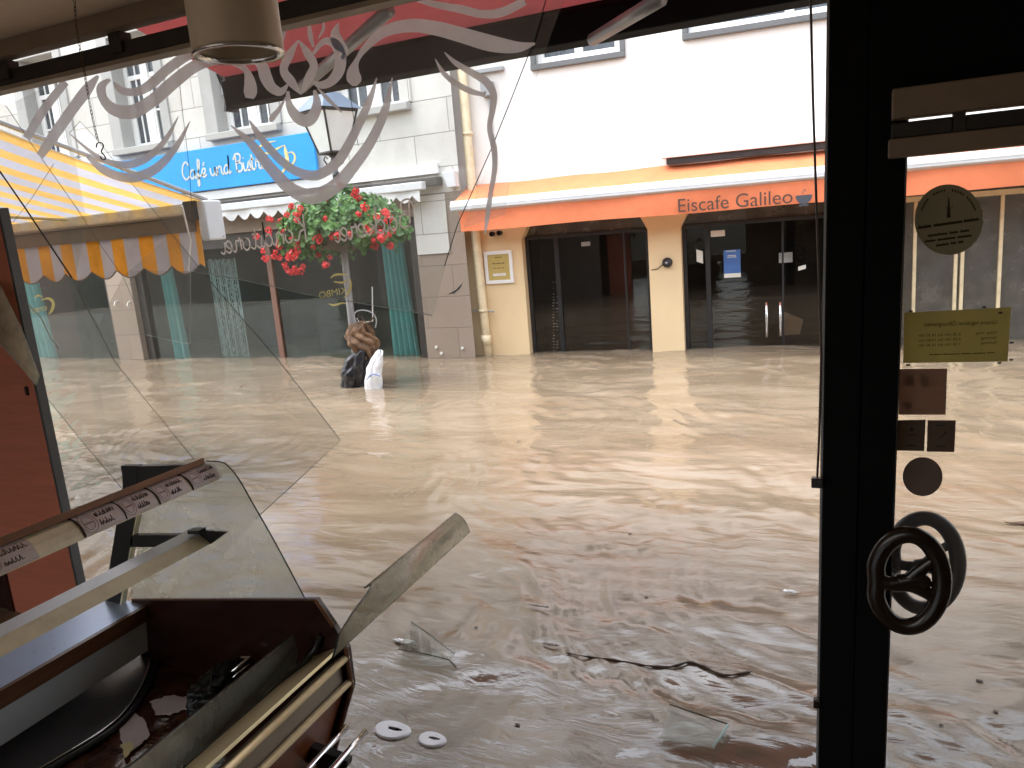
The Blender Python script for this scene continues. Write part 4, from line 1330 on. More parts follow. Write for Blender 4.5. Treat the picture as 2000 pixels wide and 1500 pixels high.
# door pelmet rails
pl = thing('door_rail', 'dark brown double rail across the top of the glass door', 'rail', (.6, SY - .08, 1.86))
px0 = .062
MB().box(px0, 1.6, SY - .09, SY - .03, 1.873, 1.942).build('upper_rail', MAT['trimbrown'], pl, bevel=.004)
mbx = MB(); mbx.box(px0, .19, SY - .07, SY - .04, 1.83, 1.866); mbx.box(.215, 1.6, SY - .07, SY - .04, 1.83, 1.866)
mbx.build('track', MAT['raildark'], pl, bevel=.003)
MB().box(px0 - .006, 1.6, SY - .085, SY - .03, 1.785, 1.829).build('lower_rail', MAT['trimbrown'], pl, bevel=.004)
MB().box(.19, .215, SY - .075, SY - .045, 1.825, 1.884).build('hanger', MAT['raildark'], pl)

# post and door
ps = thing('window_post', 'thick black post between the broken window and the glass door', 'post', (-.04, SY + .06, 0))
SH = lambda x, y, z: V((x + (z - 1.0) * .0125, y, z))
mp_ = MB().box(-.093, 0.0, SY, SY + .12, -.5, 2.3, SH)
mp_.box(-.02, .015, SY + .1205, SY + .15, -.5, 2.3, SH)
mp_.build('post_body', MAT['black'], ps, bevel=.004)
MB().box(-.1, -.0935, SY + .03, SY + .07, -.5, 2.4, SH).build('aluminium_strip', MAT['greymetal'], ps)
rod = [onY(x, y, SY + .03) for x, y in ((1583, -10), (1588, 200), (1600, 560), (1604, 700), (1600, 850), (1596, 935))]
MB().tube(rod, .0032, 6).build('blind_cord', MAT['twig'], ps)
p = onY(1594, 940, SY - .01)
lt = MB().box(p.x - .012, p.x + .02, SY - .025, SY, p.z - .016, p.z + .012)
p = onY(1593, 1372, SY - .01)
lt.box(p.x - .006, p.x + .014, SY - .02, SY, p.z - .014, p.z + .014)
lt.build('latch', MAT['bread_brown'], ps, bevel=.003)

dr = thing('shop_door', 'black framed glass shop door with pretzel shaped handles', 'door', (.5, SY + .1, 0))
MB().box(.001, .088, SY + .002, SY + .11, -.5, 1.985, SH).build('door_stile', MAT['black'], dr, bevel=.004)
MB().box(.0885, .094, SY + .07, SY + .1, -.5, 1.985, SH).build('glazing_bead', MAT['greymetal'], dr)
MB().box(1.15, 1.25, SY + .01, SY + .11, -.5, 1.985).build('door_stile', MAT['black'], dr, bevel=.004)
MB().box(.088, 1.15, GY - .004, GY + .004, -.5, 1.985).build('door_glass', MAT['glass_door'], dr)


def pretzel(cx, cy, rx, ry, Y, tr, arm=.9):
    m_ = MB()
    pj = lambda x, y: tuple(onY(x, y, Y))
    ring = []
    for k in range(40):
        a = 2 * math.pi * k / 40
        x = cx + rx * math.cos(a) * (1 + .0 * math.sin(a))
        y = cy + ry * math.sin(a)
        # notch on the left where the dough strands meet
        nt_ = math.exp(-((abs(a - math.pi)) / .22) ** 2)
        x += nt_ * rx * .10
        ring.append(onY(x, y, Y))
    m_.tube(ring, tr, 12, closed=True, flat=.75, flat_dir=(0, 1, 0))
    for pts in (((-.86, .03), (-.45, .06), (-.05, .02), (.35, -.22), (.78, -.45)), ((-.86, .0), (-.4, .08), (.05, .1), (.45, .22), (.84, .4)), ((-.25, .04), (.2, -.02), (.45, .0), (.5, .12))):
        q = catmull([tuple(onY(cx + rx * a, cy + ry * b, Y)) for a, b in pts], 5)
        n = len(q)
        m_.tube(q, [tr * (arm - .2 * i / n) for i in range(n)], 10, flat=.7, flat_dir=(0, 1, 0))
    return m_


hin = pretzel(1773, 1134, 67, 90, SY - .085, .0235)
p = onY(1712, 1148, SY - .085)
hin.tube([p, V((p.x + .02, SY + .015, p.z))], .014, 10)
hin.tube([onY(1735, 1060, SY - .085), V((onY(1735, 1060, SY - .085).x, SY + .012, p.z + .07))], .009, 8)
hin.build('door_handle', MAT['bread_brown'], dr, smooth=True)
hou = pretzel(1805, 1100, 66, 88, SY + .19, .0225, .72)
p = onY(1750, 1115, SY + .19)
hou.tube([p, V((.07, SY + .105, p.z))], .014, 10)
hou.build('door_handle', MAT['blackmetal'], dr, smooth=True)
p = onY(1698, 1245, SY + .0)
MB().box(p.x - .01, p.x + .012, SY + .004, SY + .012, p.z - .035, p.z + .03).build('lock_plate', MAT['bread_brown'], dr, bevel=.004)

# stickers on the door glass
KY = GY - .006


def kp(px, py):
    return onY(px, py, KY)


def sticker_poly(pts, name, mat, label, cat, group='stickers and notices on the door glass'):
    P_ = [kp(*p) for p in pts]
    c = sum(P_, V((0, 0, 0))) / len(P_)
    return single(MB().prism(P_, (0, .0015, 0)), name, mat, label, cat, c, group)


def child_of(o, mb, name, mat):
    m_ = mb.build(name, mat, o)
    m_.data.transform(Matrix.Translation(-V(o.location)))
    return m_


def dashes(mb, xa, ya, xb, yb, h, pat, proj=None):
    proj = proj or (lambda x, y: onY(x, y, KY - .0008))
    n = sum(abs(k) for k in pat)
    pos = 0
    for k in pat:
        if k > 0:
            t0, t1 = pos / n, (pos + k) / n
            x0, y0, x1, y1 = xa + (xb - xa) * t0, ya + (yb - ya) * t0, xa + (xb - xa) * t1, ya + (yb - ya) * t1
            # ragged word shape: a thin body with a few taller strokes
            mb.add([proj(x0, y0 - h * .5), proj(x1, y1 - h * .5), proj(x1, y1 + h * .5), proj(x0, y0 + h * .5)], [(0, 1, 2, 3)])
            for q in (.1, .55):
                xx = x0 + (x1 - x0) * q
                yy = y0 + (y1 - y0) * q
                mb.add([proj(xx, yy - h * 1.1), proj(xx + 1.1, yy - h * 1.1), proj(xx + 1.1, yy), proj(xx, yy)], [(0, 1, 2, 3)])
        pos += abs(k)


circ = [(1853 + 67 * math.cos(2 * math.pi * k / 48), 429 + 69 * math.sin(2 * math.pi * k / 48)) for k in range(48)]
so = sticker_poly(circ, 'sticker', MAT['st_olive'], 'large round olive sticker with a small tower drawing on the door glass', 'sticker')
mb = MB()
Kq = lambda x, y: onY(x, y, KY - .0008)
mb.prism([Kq(1852, 386), Kq(1854, 386), Kq(1857, 425), Kq(1849, 425)], (0, -.0003, 0))
for a, b in (((1846, 404), (1853, 412)), ((1860, 402), (1854, 411))):
    mb.add([Kq(*a), Kq(a[0] + 1.5, a[1]), Kq(b[0] + 1, b[1]), Kq(*b)], [(0, 1, 2, 3)])
for k in range(26):
    if k in (5, 6, 12, 13, 19):
        continue
    a = R(200 + 140 * k / 25)
    x, y = 1853 + 55 * math.cos(a), 429 + 57 * math.sin(a)
    mb.add([Kq(x - 2, y - 3), Kq(x + 1, y - 3), Kq(x + 1, y + 2), Kq(x - 2, y + 2)], [(0, 1, 2, 3)])
dashes(mb, 1793, 445, 1912, 428, 5, [12, -2, 26, -1, 14])
dashes(mb, 1812, 461, 1893, 450, 4, [11, -1, 5, -1, 5])
dashes(mb, 1806, 472, 1898, 460, 4, [6, -1, 10, -1, 8])
dashes(mb, 1828, 480, 1882, 472, 4, [7, -1, 3, -1, 3])
child_of(so, mb, 'print', MAT['st_ink'])

no = sticker_poly([(1766, 611), (1975, 600), (1968, 706), (1764, 709)], 'paper_notice', MAT['st_notice'], 'yellowish opening hours notice taped to the door glass', 'notice')
mb = MB()
font_text(mb, 'Unsere regulären Öffnungszeiten', Kq(1805, 637.5), Kq(1947, 633), (0, 0, 1), mirror=True, height=.0155)
dn = [('Montag - Freitag', '6.30 Uhr bis 18.30 Uhr'), ('Samstag', '6.00 Uhr bis 14.00 Uhr'), ('Sonntag', '7.30 Uhr bis 16.30 Uhr')]
for k, (d_, t_) in enumerate(dn):
    y = 656.5 + 9.6 * k
    wd = 40 if k == 0 else 30
    font_text(mb, d_, Kq(1946 - wd, y - 3.5), Kq(1946, y - 4.6), (0, 0, 1), mirror=True, height=.0105)
    font_text(mb, t_, Kq(1793, y + 1.5), Kq(1876, y - 1.5), (0, 0, 1), mirror=True, height=.0105)
child_of(no, mb, 'print', MAT['st_ink'])
mb = MB()
dashes(mb, 1815, 693, 1943, 689, 1.6, [9, -1, 14, -1, 8, -1, 10, -1, 6])
child_of(no, mb, 'footer_print', MAT['st_ink'])
for (x, y) in ((1779, 608), (1954, 611), (1774, 713), (1952, 709), (1976, 669), (1975, 703), (1922, 600)):
    mb = MB()
    mb.add([Kq(x - 4, y - 1.6), Kq(x + 4, y - 2), Kq(x + 4, y + 1.5), Kq(x - 4, y + 2)], [(0, 1, 2, 3)])
    child_of(no, mb, 'tape', MAT['ink'])
so = sticker_poly([(1757, 721), (1850, 720), (1847, 810), (1755, 810)], 'sticker', MAT['st_brown'], 'square reddish brown sticker under the opening hours notice', 'sticker')
mb = MB()
for (x0, y0, x1, y1) in ((1766, 733, 1786, 753), (1797, 733, 1815, 756), (1822, 734, 1828, 752)):
    mb.add([Kq(x0, y0), Kq(x1, y0), Kq(x1 - 1, y1), Kq(x0 + 2, y1)], [(0, 1, 2, 3)])
c8 = [Kq(1774 + 9 * math.cos(k * .7), 792 + 9 * math.sin(k * .7)) for k in range(9)]
mb.add(c8, [tuple(range(9))])
child_of(so, mb, 'print', MAT['st_lite'])
so = sticker_poly([(1752, 821), (1808, 820), (1805, 881), (1750, 880)], 'sticker', MAT['st_dark'], 'small dark square sticker with a drop symbol, touching the black post', 'sticker')
mb = MB()
mb.add([Kq(1781, 832), Kq(1785, 842), Kq(1776, 842)], [(0, 1, 2)])
dashes(mb, 1771, 850, 1792, 849, 1.5, [1]); dashes(mb, 1771, 871, 1790, 870, 2, [1])
child_of(so, mb, 'print', MAT['ink'])
so = sticker_poly([(1812, 821), (1867, 821), (1864, 883), (1810, 882)], 'sticker', MAT['st_dark'], 'small dark square sticker with a slanted pen symbol, above the round brown one', 'sticker')
mb = MB()
mb.add([Kq(1835, 856), Kq(1848, 842), Kq(1850, 844), Kq(1837, 857)], [(0, 1, 2, 3)])
dashes(mb, 1829, 831, 1846, 831, 2, [1]); dashes(mb, 1828, 872, 1848, 872, 2, [1])
child_of(so, mb, 'print', MAT['ink'])
circ = [(1802 + 39 * math.cos(2 * math.pi * k / 40), 931 + 38 * math.sin(2 * math.pi * k / 40)) for k in range(40)]
sticker_poly(circ, 'sticker', MAT['st_grey'], 'plain round grey brown sticker just above the pretzel door handles', 'sticker')

# left end panel, red stained
rp = thing('red_partition', 'tall red stained board at the left end of the broken window', 'partition', (-3.6, SY, 0))
MB().box(-3.86, -3.352, SY - .02, SY + .02, -.5, 1.93).build('board', MAT['redpanel'], rp, bevel=.003)
MB().box(-3.35, -3.336, SY - .022, SY + .022, -.5, 1.95).build('edge_strip', MAT['darkplate'], rp, bevel=.003)
MB().box(-3.90, -3.862, SY - .03, SY + .03, -.5, 1.93).build('side_post', MAT['mahogany'], rp)
MB().box(-5.9, -3.902, SY - .02, SY + .02, -.5, 1.93).build('back_board', MAT['mahogany'], rp)
p = onY(54, 763, SY - .02)
MB().box(p.x - .006, p.x + .008, SY - .03, SY - .02, p.z - .02, p.z + .02).build('bolt', MAT['ink'], rp)

# ceiling lamp
cx_, cy_ = -1.06, 1.2
lp = thing('ceiling_lamp', 'beige cylinder ceiling lamp in front of the ornament window', 'lamp', (cx_, cy_, 2.556))
rd = .082
MB().lathe([(rd, .5), (rd, 0.004), (rd - .004, 0), (rd - .01, 0.0), (rd - .01, .45)], (cx_, cy_, 2.055), 40).build('shade', MAT['lampbeige'], lp, smooth=True)
MB().lathe([(rd + .001, .0), (rd + .002, -.004), (rd - .012, -.004), (rd - .012, .004)], (cx_, cy_, 2.055), 40).build('rim', MAT['chrome'], lp, smooth=True)
MB().lathe([(.001, .03), (.03, .035), (.055, .08), (.055, .2)], (cx_, cy_, 2.055), 24).build('bulb', MAT['opal'], lp, smooth=True)

# chain with hook
CH = 1.9
cn = thing('hanging_chain', 'thin dark chain with an open hook hanging from the ceiling', 'chain', onY(145, 0, CH))
pts = [onY(x, y, CH) for x, y in ((143, -40), (150, 55), (163, 130), (175, 200), (188, 262), (194, 280))]
path = catmull([tuple(p) for p in pts], 30)
m_ = MB()
L_ = 0
last = V(path[0])
k = 0
for p in path:
    p = V(p)
    if (p - last).length > .011:
        d = (p - last).normalized()
        side = V((1, 0, 0)) if k % 2 else V((0, 1, 0))
        c = (p + last) / 2
        ring = [c + d * .0078 * math.cos(a) + side * .0038 * math.sin(a) for a in [2 * math.pi * j / 8 for j in range(8)]]
        m_.tube(ring, .0012, 4, closed=True)
        last = p
        k += 1
m_.build('links', MAT['twig'], cn)
hk = catmull([tuple(onY(x, y, CH)) for x, y in ((188, 288), (190, 280), (198, 279), (202, 286), (198, 296), (204, 304), (206, 310), (200, 312), (196, 306))], 5)
MB().tube(hk, .0022, 6).build('hook', MAT['blackmetal'], cn, smooth=True)

# ================================================================== BROKEN WINDOW GLASS
gl = lambda px, py: onY(px, py, GY)


def sheet(poly, name, mat, label, group='sheets of the broken shop window', edge=None, edge_mat='glassedge', Y=GY):
    P_ = [onY(x, y, Y) for x, y in poly]
    c = sum(P_, V((0, 0, 0))) / len(P_)
    o = thing(name, label, 'broken glass', c, group)
    MB().prism(P_, (0, .005, 0)).build('pane', mat, o)
    if edge:
        for e in edge:
            MB().tube([onY(x, y, Y + .0025) for x, y in e], .0014, 6).build('broken_edge', MAT[edge_mat], o)
    return o


gA = sheet([(345, 60), (1120, -60), (1066, 0), (1042, 80), (960, 290), (893, 440), (868, 520), (845, 616), (720, 595), (600, 575), (480, 548), (372, 529), (371, 400), (352, 200)],
           'window_pane', MAT['glass_a'], 'large hanging pane with the grey scroll ornament and mirrored bakery lettering',
           edge=[[(845, 616), (720, 595), (600, 575), (480, 548), (372, 529)]], edge_mat='glassedge_l')
MB().tube([gl(x, y) for x, y in ((1068, -5), (1042, 82), (1000, 190), (960, 290), (893, 440), (868, 520))], .0017, 6).build('crack', MAT['glassedge'], gA)
MB().tube([gl(x, y) for x, y in ((344, 100), (358, 230), (370, 330), (374, 400))], .001, 6).build('crack', MAT['glassedge'], gA)
MB().tube([gl(x, y) for x, y in ((682, 168), (692, 240), (700, 285))], .0012, 6).build('crack', MAT['glassedge'], gA)
gB = sheet([(1070, 0), (1125, -60), (1085, 40), (1010, 260), (985, 420), (905, 445), (965, 290), (1046, 82)], 'window_pane', MAT['glass_a'],
           'narrow splinter of window glass right of the long diagonal crack')
gD = sheet([(0, 200), (12, 207), (66, 288), (168, 432), (145, 545), (225, 708), (381, 900), (300, 960), (237, 953), (85, 769), (-40, 640), (-60, 300)],
           'window_pane', MAT['glass_b'], 'dirty glass sheet at the far left reaching down to the red board',
           edge=[[(381, 900), (225, 708), (140, 542)], [(85, 769), (160, 862), (237, 953)]], Y=GY + .03)
MB().tube([onY(x, y, GY + .03) for x, y in ((-10, 325), (0, 335), (45, 400), (140, 542))], .0035, 6).build('crack', MAT['ink'], gD)
MB().tube([onY(x, y, GY + .03) for x, y in ((52, 590), (80, 620), (100, 662), (116, 680))], .0025, 6).build('crack', MAT['glassedge_l'], gD)
gE = sheet([(168, 432), (66, 288), (12, 207), (130, 150), (345, 60), (352, 200), (370, 400), (371, 529), (335, 455), (297, 408), (192, 276), (156, 237), (135, 261)],
           'window_pane', MAT['glass_a'], 'upper left window pane behind the hanging chain and hook', Y=GY + .012)
for q in (((10, 205), (66, 288), (145, 400), (190, 470), (240, 540), (262, 590)), ((135, 261), (156, 237), (192, 276), (297, 408), (335, 455), (390, 525), (445, 590)), ((105, 320), (60, 390), (25, 435))):
    MB().tube([onY(x, y, GY + .012) for x, y in q], .0009, 6).build('crack', MAT['glassedge'], gE)
gC = sheet([(240, 540), (335, 455), (390, 525), (445, 590), (545, 705), (665, 860), (585, 935), (500, 1013), (430, 1090), (381, 900), (300, 795), (225, 708), (190, 640)],
           'window_pane', MAT['glass_b'], 'big tilted glass sheet whose pointed corner hangs over the water',
           edge=[[(390, 525), (445, 590), (545, 705), (665, 860), (585, 935), (500, 1013)]], Y=GY + .02)
gF = sheet([(252, 528), (372, 530), (372, 672), (330, 664), (286, 654), (268, 600)], 'window_pane', MAT['glass_a'], 'small glass shard with a bright right edge below the striped valance',
           edge=[[(372, 532), (371, 672), (330, 664), (286, 654)]], edge_mat='glassedge_l', Y=GY + .04)

gG = sheet([(-30, 545), (0, 560), (40, 640), (76, 735), (70, 752), (40, 715), (0, 672), (-30, 640)], 'window_pane', MAT['splinter'],
           'small milky shard with a dirty film in front of the red board', edge=[[(0, 672), (40, 715), (70, 752), (76, 735)]], edge_mat='glassedge_l', Y=2.12)

# frosted ornament and lettering on the pane
OP = lambda x, y: onY(x, y, GY - .004)
orn = MB()
STROKES = [
    [(1045, 85, 2), (1010, 92, 11), (960, 85, 16), (900, 68, 15), (850, 55, 14), (800, 50, 13), (750, 62, 11), (715, 92, 7), (697, 118, 5), (690, 140, 12), (692, 157, 14), (692, 168, 4)],
    [(1025, 2, 8), (980, 24, 9), (940, 27, 8), (900, 18, 8), (840, 6, 6), (790, -12, 5)],
    [(498, 112, 9), (512, 128, 11), (519, 150, 12), (530, 170, 10), (548, 179, 8), (562, 165, 2)],
    [(492, 108, 4), (510, 112, 8), (530, 107, 3)],
    [(612, 105, 3), (632, 81, 6), (655, 87, 10), (665, 112, 11), (661, 140, 11), (645, 160, 9), (625, 166, 7), (610, 158, 2)],
    [(661, 45, 1), (655, 65, 9), (661, 85, 12), (674, 100, 7), (668, 115, 3)],
    [(562, 178, 3), (565, 205, 7), (580, 228, 11), (600, 236, 12), (614, 222, 11), (619, 200, 8), (614, 176, 3)],
    [(558, 190, 1), (546, 212, 4), (532, 230, 6), (529, 239, 2)],
    [(620, 172, 1), (640, 193, 4), (668, 220, 1)],
    [(766, 152, 1), (752, 215, 8), (725, 275, 10), (690, 325, 12), (655, 363, 14), (612, 384, 15), (570, 370, 13), (530, 330, 11), (490, 280, 8), (451, 245, 1)],
    [(736, 152, 1), (720, 200, 7), (690, 265, 9), (660, 315, 10), (620, 342, 10), (580, 335, 9), (545, 310, 8), (510, 270, 7), (487, 235, 2)],
    [(487, 192, 8), (489, 180, 13), (488, 160, 11), (480, 137, 6), (455, 120, 8), (420, 116, 11), (380, 130, 12), (340, 160, 13), (300, 195, 13), (260, 218, 14), (225, 215, 12), (203, 195, 9), (198, 170, 9), (215, 155, 3)],
    [(400, 92, 9), (360, 112, 10), (325, 137, 10), (290, 168, 10), (262, 180, 8), (235, 175, 7), (222, 160, 2)],
    [(192, 148, 3), (170, 175, 11), (140, 215, 11), (105, 265, 11), (78, 305, 8)],
    [(128, 160, 8), (85, 215, 9), (52, 270, 8)],
    [(348, 228, 1), (325, 270, 5), (295, 303, 7), (260, 320, 8), (225, 320, 6), (185, 302, 4), (137, 262, 1)],
    [(371, 237, 1), (345, 285, 6), (310, 325, 9), (270, 345, 10), (235, 345, 9), (200, 330, 8), (168, 303, 3)],
    [(868, 102, 1), (890, 123, 5), (925, 144, 7), (950, 160, 8), (964, 185, 7), (962, 215, 6), (956, 250, 5), (965, 290, 6), (966, 330, 5), (958, 380, 5), (951, 430, 4), (947, 458, 1)],
    [(850, 115, 1), (870, 147, 5), (910, 174, 6), (942, 184, 4), (948, 178, 2)],
    [(545, 100, 2), (552, 70, 5), (560, 40, 2)], [(612, 92, 2), (606, 70, 5), (604, 48, 3)], [(622, 75, 1), (632, 55, 3), (630, 40, 1)],
]
dia = [(583, 72, 1), (597, 103, 8), (622, 128, 7), (604, 156, 9), (588, 187, 2), (571, 162, 9), (545, 138, 7), (565, 105, 8)]
for s_ in STROKES:
    if max(p[0] for p in s_) > 470 or min(p[0] for p in s_) > 200:
        px_ribbon(orn, s_, OP)
    else:
        px_ribbon(orn, s_, OP)
px_ribbon(orn, [(583, 78, 1), (600, 103, 8), (613, 128, 8), (603, 154, 9), (588, 184, 1.5)], OP)
px_ribbon(orn, [(583, 78, 1), (566, 106, 8), (554, 136, 8), (569, 160, 9), (588, 184, 1.5)], OP)
orn.build('frosted_ornament', MAT['vinyl'], gA)
lt = MB()
script_text(lt, 'Konditorei', OP(600, 468), OP(432, 497), (.10, 0, 1), .0035, size=.046)
script_text(lt, 'Bäckerei', OP(806, 442), OP(655, 474), (.10, 0, 1), .0035, size=.046)
lt.build('mirrored_lettering', MAT['lettervinyl'], gA)
lt = MB()
font_text(lt, 'KIMBO', OP(624, 583), OP(676, 573), (0, 0, 1), mirror=True, height=.034)
px_ribbon(lt, [(646, 543, 1), (654, 537, 2), (668, 536, 2), (680, 537, 1)], OP)
px_ribbon(lt, [(652, 550, 1), (668, 552, 2), (683, 546, 1), (684, 562, 3), (679, 574, 2), (671, 582, .5)], OP)
px_ribbon(lt, [(642, 593, 1), (652, 596, 2), (668, 592, 1.5), (676, 593, 1)], OP)
lt.build('coffee_emblem', MAT['yellow_print'], gA)
lt = MB()
DP = lambda x, y: onY(x, y, GY + .026)
font_text(lt, 'KIMBO', DP(62, 612), DP(92, 606), (0, 0, 1), mirror=True, height=.03)
px_ribbon(lt, [(68, 582, 1), (74, 577, 2), (82, 580, 1)], DP)
px_ribbon(lt, [(80, 586, 1), (95, 583, 2.5), (104, 592, 3), (101, 606, 3), (95, 614, .5)], DP)
lt.build('coffee_emblem', MAT['yellow_print'], gD)

# ================================================================== AWNINGS ON OUR SIDE
# red bakery awning
RB = 4.0
ra = thing('red_awning', 'red awning with black front bar above the broken window', 'awning', (-1.5, RB, 2.65))
XL, XR = -3.65, 1.6
MB().grid(lambda a, b: V((XL + .02 + (XR - XL) * a, 2.66 + (RB - 2.66) * b, 3.14 - (3.14 - 2.735) * b - .02 * math.sin(math.pi * b))), 40, 8).build('canopy', MAT['red'], ra, smooth=True)
pr = [(RB - .06, 2.58), (RB + .03, 2.565), (RB + .05, 2.65), (RB + .03, 2.75), (RB - .05, 2.755), (RB - .075, 2.72)]
MB().prism([V((XL, y, z)) for y, z in pr], (XR - XL, 0, 0)).build('front_bar', MAT['black'], ra, bevel=.008)
# scalloped end cap
MB().prism([V((XL - .02, RB - .08, 2.77)), V((XL - .02, RB + .06, 2.77)), V((XL - .02, RB + .06, 2.55)), V((XL - .02, RB - .06, 2.55)), V((XL - .02, RB - .03, 2.66))], (.02, 0, 0)).build('end_cap', MAT['blackmetal'], ra)
for (ax, ay, bx_, by) in ((588, 172, 760, 20), (1158, 77, 1290, -2)):
    A1, B1 = onY(ax, ay, RB - .09), onY(bx_, by, 3.25)
    am = MB().tube([A1, B1], .032, 8)
    am.build('folding_arm', MAT['greymetal'], ra, smooth=True)
MB().box(XL, XR, 2.61, 2.7, 3.08, 3.2).build('wall_roller', MAT['black'], ra)

# yellow striped awning next door
YB = 4.8
ya = thing('striped_awning', 'yellow and white striped awning with scalloped valance on the left', 'awning', (-6, YB, 2.06))
XL, XR = -8.2, -4.75
zb_w = 2.72
MB().grid(lambda a, b: V((XL + (XR - XL) * a, 2.62 + (YB - .03 - 2.62) * b, zb_w - (zb_w - 2.085) * b - .035 * math.sin(math.pi * b))), 60, 10).build('canopy', MAT['stripes'], ya, smooth=True)
pr = [(YB - .06, 1.985), (YB + .02, 1.965), (YB + .06, 2.0), (YB + .06, 2.07), (YB + .0, 2.1), (YB - .06, 2.085)]
MB().prism([V((XL, y, z)) for y, z in pr], (XR - XL - .1, 0, 0)).build('front_bar', MAT['creamrail'], ya, bevel=.008)
MB().tube([V((XL, YB - .07, 2.0)), V((XR - .16, YB - .07, 2.0))], .012, 8).build('bar_groove', MAT['raillip'], ya)
MB().box(XL, XR - .14, YB - .055, YB - .045, 1.86, 1.985).build('valance_top_band', MAT['greycloth'], ya)  # dark grey band along the top of the valance
tp, bt = scallop(XL, XR - .12, 1.96, 1.60, .326, YB - .03, .07, -.03)
MB().strip(tp, bt).build('valance', MAT['stripes_bright'], ya, solid=.004)
tp2 = [p + V((0, -.001, -.002)) for p in bt]
MB().tube(bt, .006, 5).build('valance_hem', MAT['greycloth'], ya)
c = onY(401, 423, YB)
MB().box(XR - .06, XR + .03, YB - .09, YB + .09, c.z - .19, c.z + .12).build('end_cap', MAT['lightgrey'], ya, bevel=.012)
MB().box(XR - .2, XR - .061, YB - .1, YB + .02, 1.95, 2.1).build('arm_joint', MAT['raildark'], ya, bevel=.01)
MB().tube([V((XR - .07, 2.7, 2.74)), V((XR - .03, YB, 2.1))], .016, 6).build('canopy_edge', MAT['greymetal'], ya)
MB().tube([onX(375, 402, XR - .02) + V((0, -.1, 0)), onY(372, 470, YB - .1), onY(368, 528, YB - .1)], .009, 6).build('cord', MAT['white'], ya)
MB().tube([V((XR - 1.55, YB - .1, 2.06)), V((XR - 2.4, 4.05, 2.2)), V((XR - 3.1, 3.2, 2.42))], .012, 6).build('folding_arm', MAT['signgold'], ya)

# ================================================================== DISPLAY COUNTER
AX = ray(1593, 423).normalized()
CE = 1.75
Q = lambda px, py, s_=0.0: onY(px, py, CE) + AX * s_
BACK = -1.55
ct = thing('display_counter', 'wrecked glass bakery counter with brass rails and curved glass', 'counter', (-1.9, 1.2, 0))
ep = [(256, 1172), (617, 1172), (652, 1223), (678, 1267), (688, 1343), (665, 1423), (640, 1520), (560, 1600), (300, 1420), (268, 1250)]
MB().prism([Q(*p) for p in ep], AX * .022).build('end_panel', MAT['mahogany'], ct, bevel=.002)
eb = MB()
eb.tube([Q(*p, -.002) for p in ((617, 1172), (652, 1223))], .006, 6)
eb.tube([Q(*p, -.002) for p in ((676, 1264), (688, 1343), (665, 1423), (640, 1520))], .007, 6)
eb.tube([Q(*p, .0) for p in ((258, 1171), (617, 1171))], .003, 6)
eb.build('edge_banding', MAT['brownedge'], ct)
# tray floor, wet
fz = .235
fx = [onZ(700, 1360, fz), onZ(300, 1290, fz)]
FX0, FX1 = -2.48, -1.53
def tray(u, v):
    return V((FX0 + (FX1 - FX0) * u - .05 * (v - 1), .1 + (CE - .1) * v, fz + .004 * mnoise.noise(V((u * 9, v * 14, 0)))))
MB().grid(tray, 40, 60).build('tray_floor', MAT['wetfloor'], ct, smooth=True)
# steel shelf, brown edge, pale face on the service side
MB().prism([Q(212, 1163), Q(280, 1182), Q(280, 1184), Q(212, 1166)], AX * BACK).build('steel_shelf', MAT['steel'], ct)
MB().prism([Q(206, 1160, -.001), Q(212, 1163, -.001), Q(211, 1172, -.001), Q(200, 1172, -.001)], AX * BACK).build('shelf_upstand', MAT['darkplate'], ct)
MB().prism([Q(280.5, 1182, -.001), Q(286, 1184, -.001), Q(289, 1212, -.001), Q(282, 1212, -.001)], AX * BACK).build('shelf_edge', MAT['brownedge'], ct)
MB().prism([Q(282, 1212.6, -.001), Q(286, 1212.6, -.001), Q(289, 1270, -.001), Q(284, 1270, -.001)], AX * BACK).build('service_face', MAT['paleface'], ct)
MB().prism([Q(140, 1190, -.02), Q(206, 1162, -.02), Q(200, 1195, -.02), Q(130, 1230, -.02)], AX * BACK).build('rear_ledge', MAT['darkplate'], ct)
# dark plate with the curved front
arc = catmull([(292, 1272), (291, 1300), (272, 1345), (235, 1398), (180, 1440), (110, 1482), (20, 1535), (-90, 1600)], 6)
pz = .262
pl_ = [onZ(x, y, pz) for x, y in arc] + [onZ(-160, 1560, pz), onZ(0, 1430, pz), onZ(180, 1326, pz)]
MB().prism(pl_, (0, 0, -.03)).build('curved_plate', MAT['darkplate'], ct, bevel=.002)
MB().tube([onZ(x, y, pz + .001) for x, y in arc], .0035, 6).build('plate_rim', MAT['chrome'], ct, smooth=True)
MB().tube([onZ(x + 8, y + 8, pz - .014) for x, y in arc], .012, 8).build('plate_gasket', MAT['rubber'], ct, smooth=True)
# label rail
MB().prism([Q(398, 893), Q(401, 905), Q(386, 912), Q(383, 900)], AX * BACK).build('wooden_cap', MAT['oakcap'], ct, bevel=.002)
prof = [(392, 908), (404, 911), (415, 920), (422, 930), (425, 938)]
MB().sweep([Q(*p) for p in prof], AX * BACK).build('label_rail', MAT['creamrail'], ct, solid=.003)
# light bar
MB().prism([Q(365, 1037), Q(389, 1044), Q(387, 1047), Q(362, 1041)], AX * BACK).build('bar_top', MAT['lightgrey'], ct)
MB().prism([Q(389.5, 1044, .001), Q(411, 1062, .001), Q(407, 1064, .001), Q(386, 1047.5, .001)], AX * BACK).build('light_bar', MAT['creamrail'], ct)
MB().prism([Q(362, 1036, .004), Q(442, 1040, .004), Q(409, 1064, .004)], AX * .012).build('bar_end_bracket', MAT['blackmetal'], ct)
MB().prism([Q(379, 1030, -.03), Q(402, 1030, -.03), Q(402, 1037, -.03), Q(379, 1037, -.03)], AX * .03).build('clip', MAT['blackmetal'], ct)
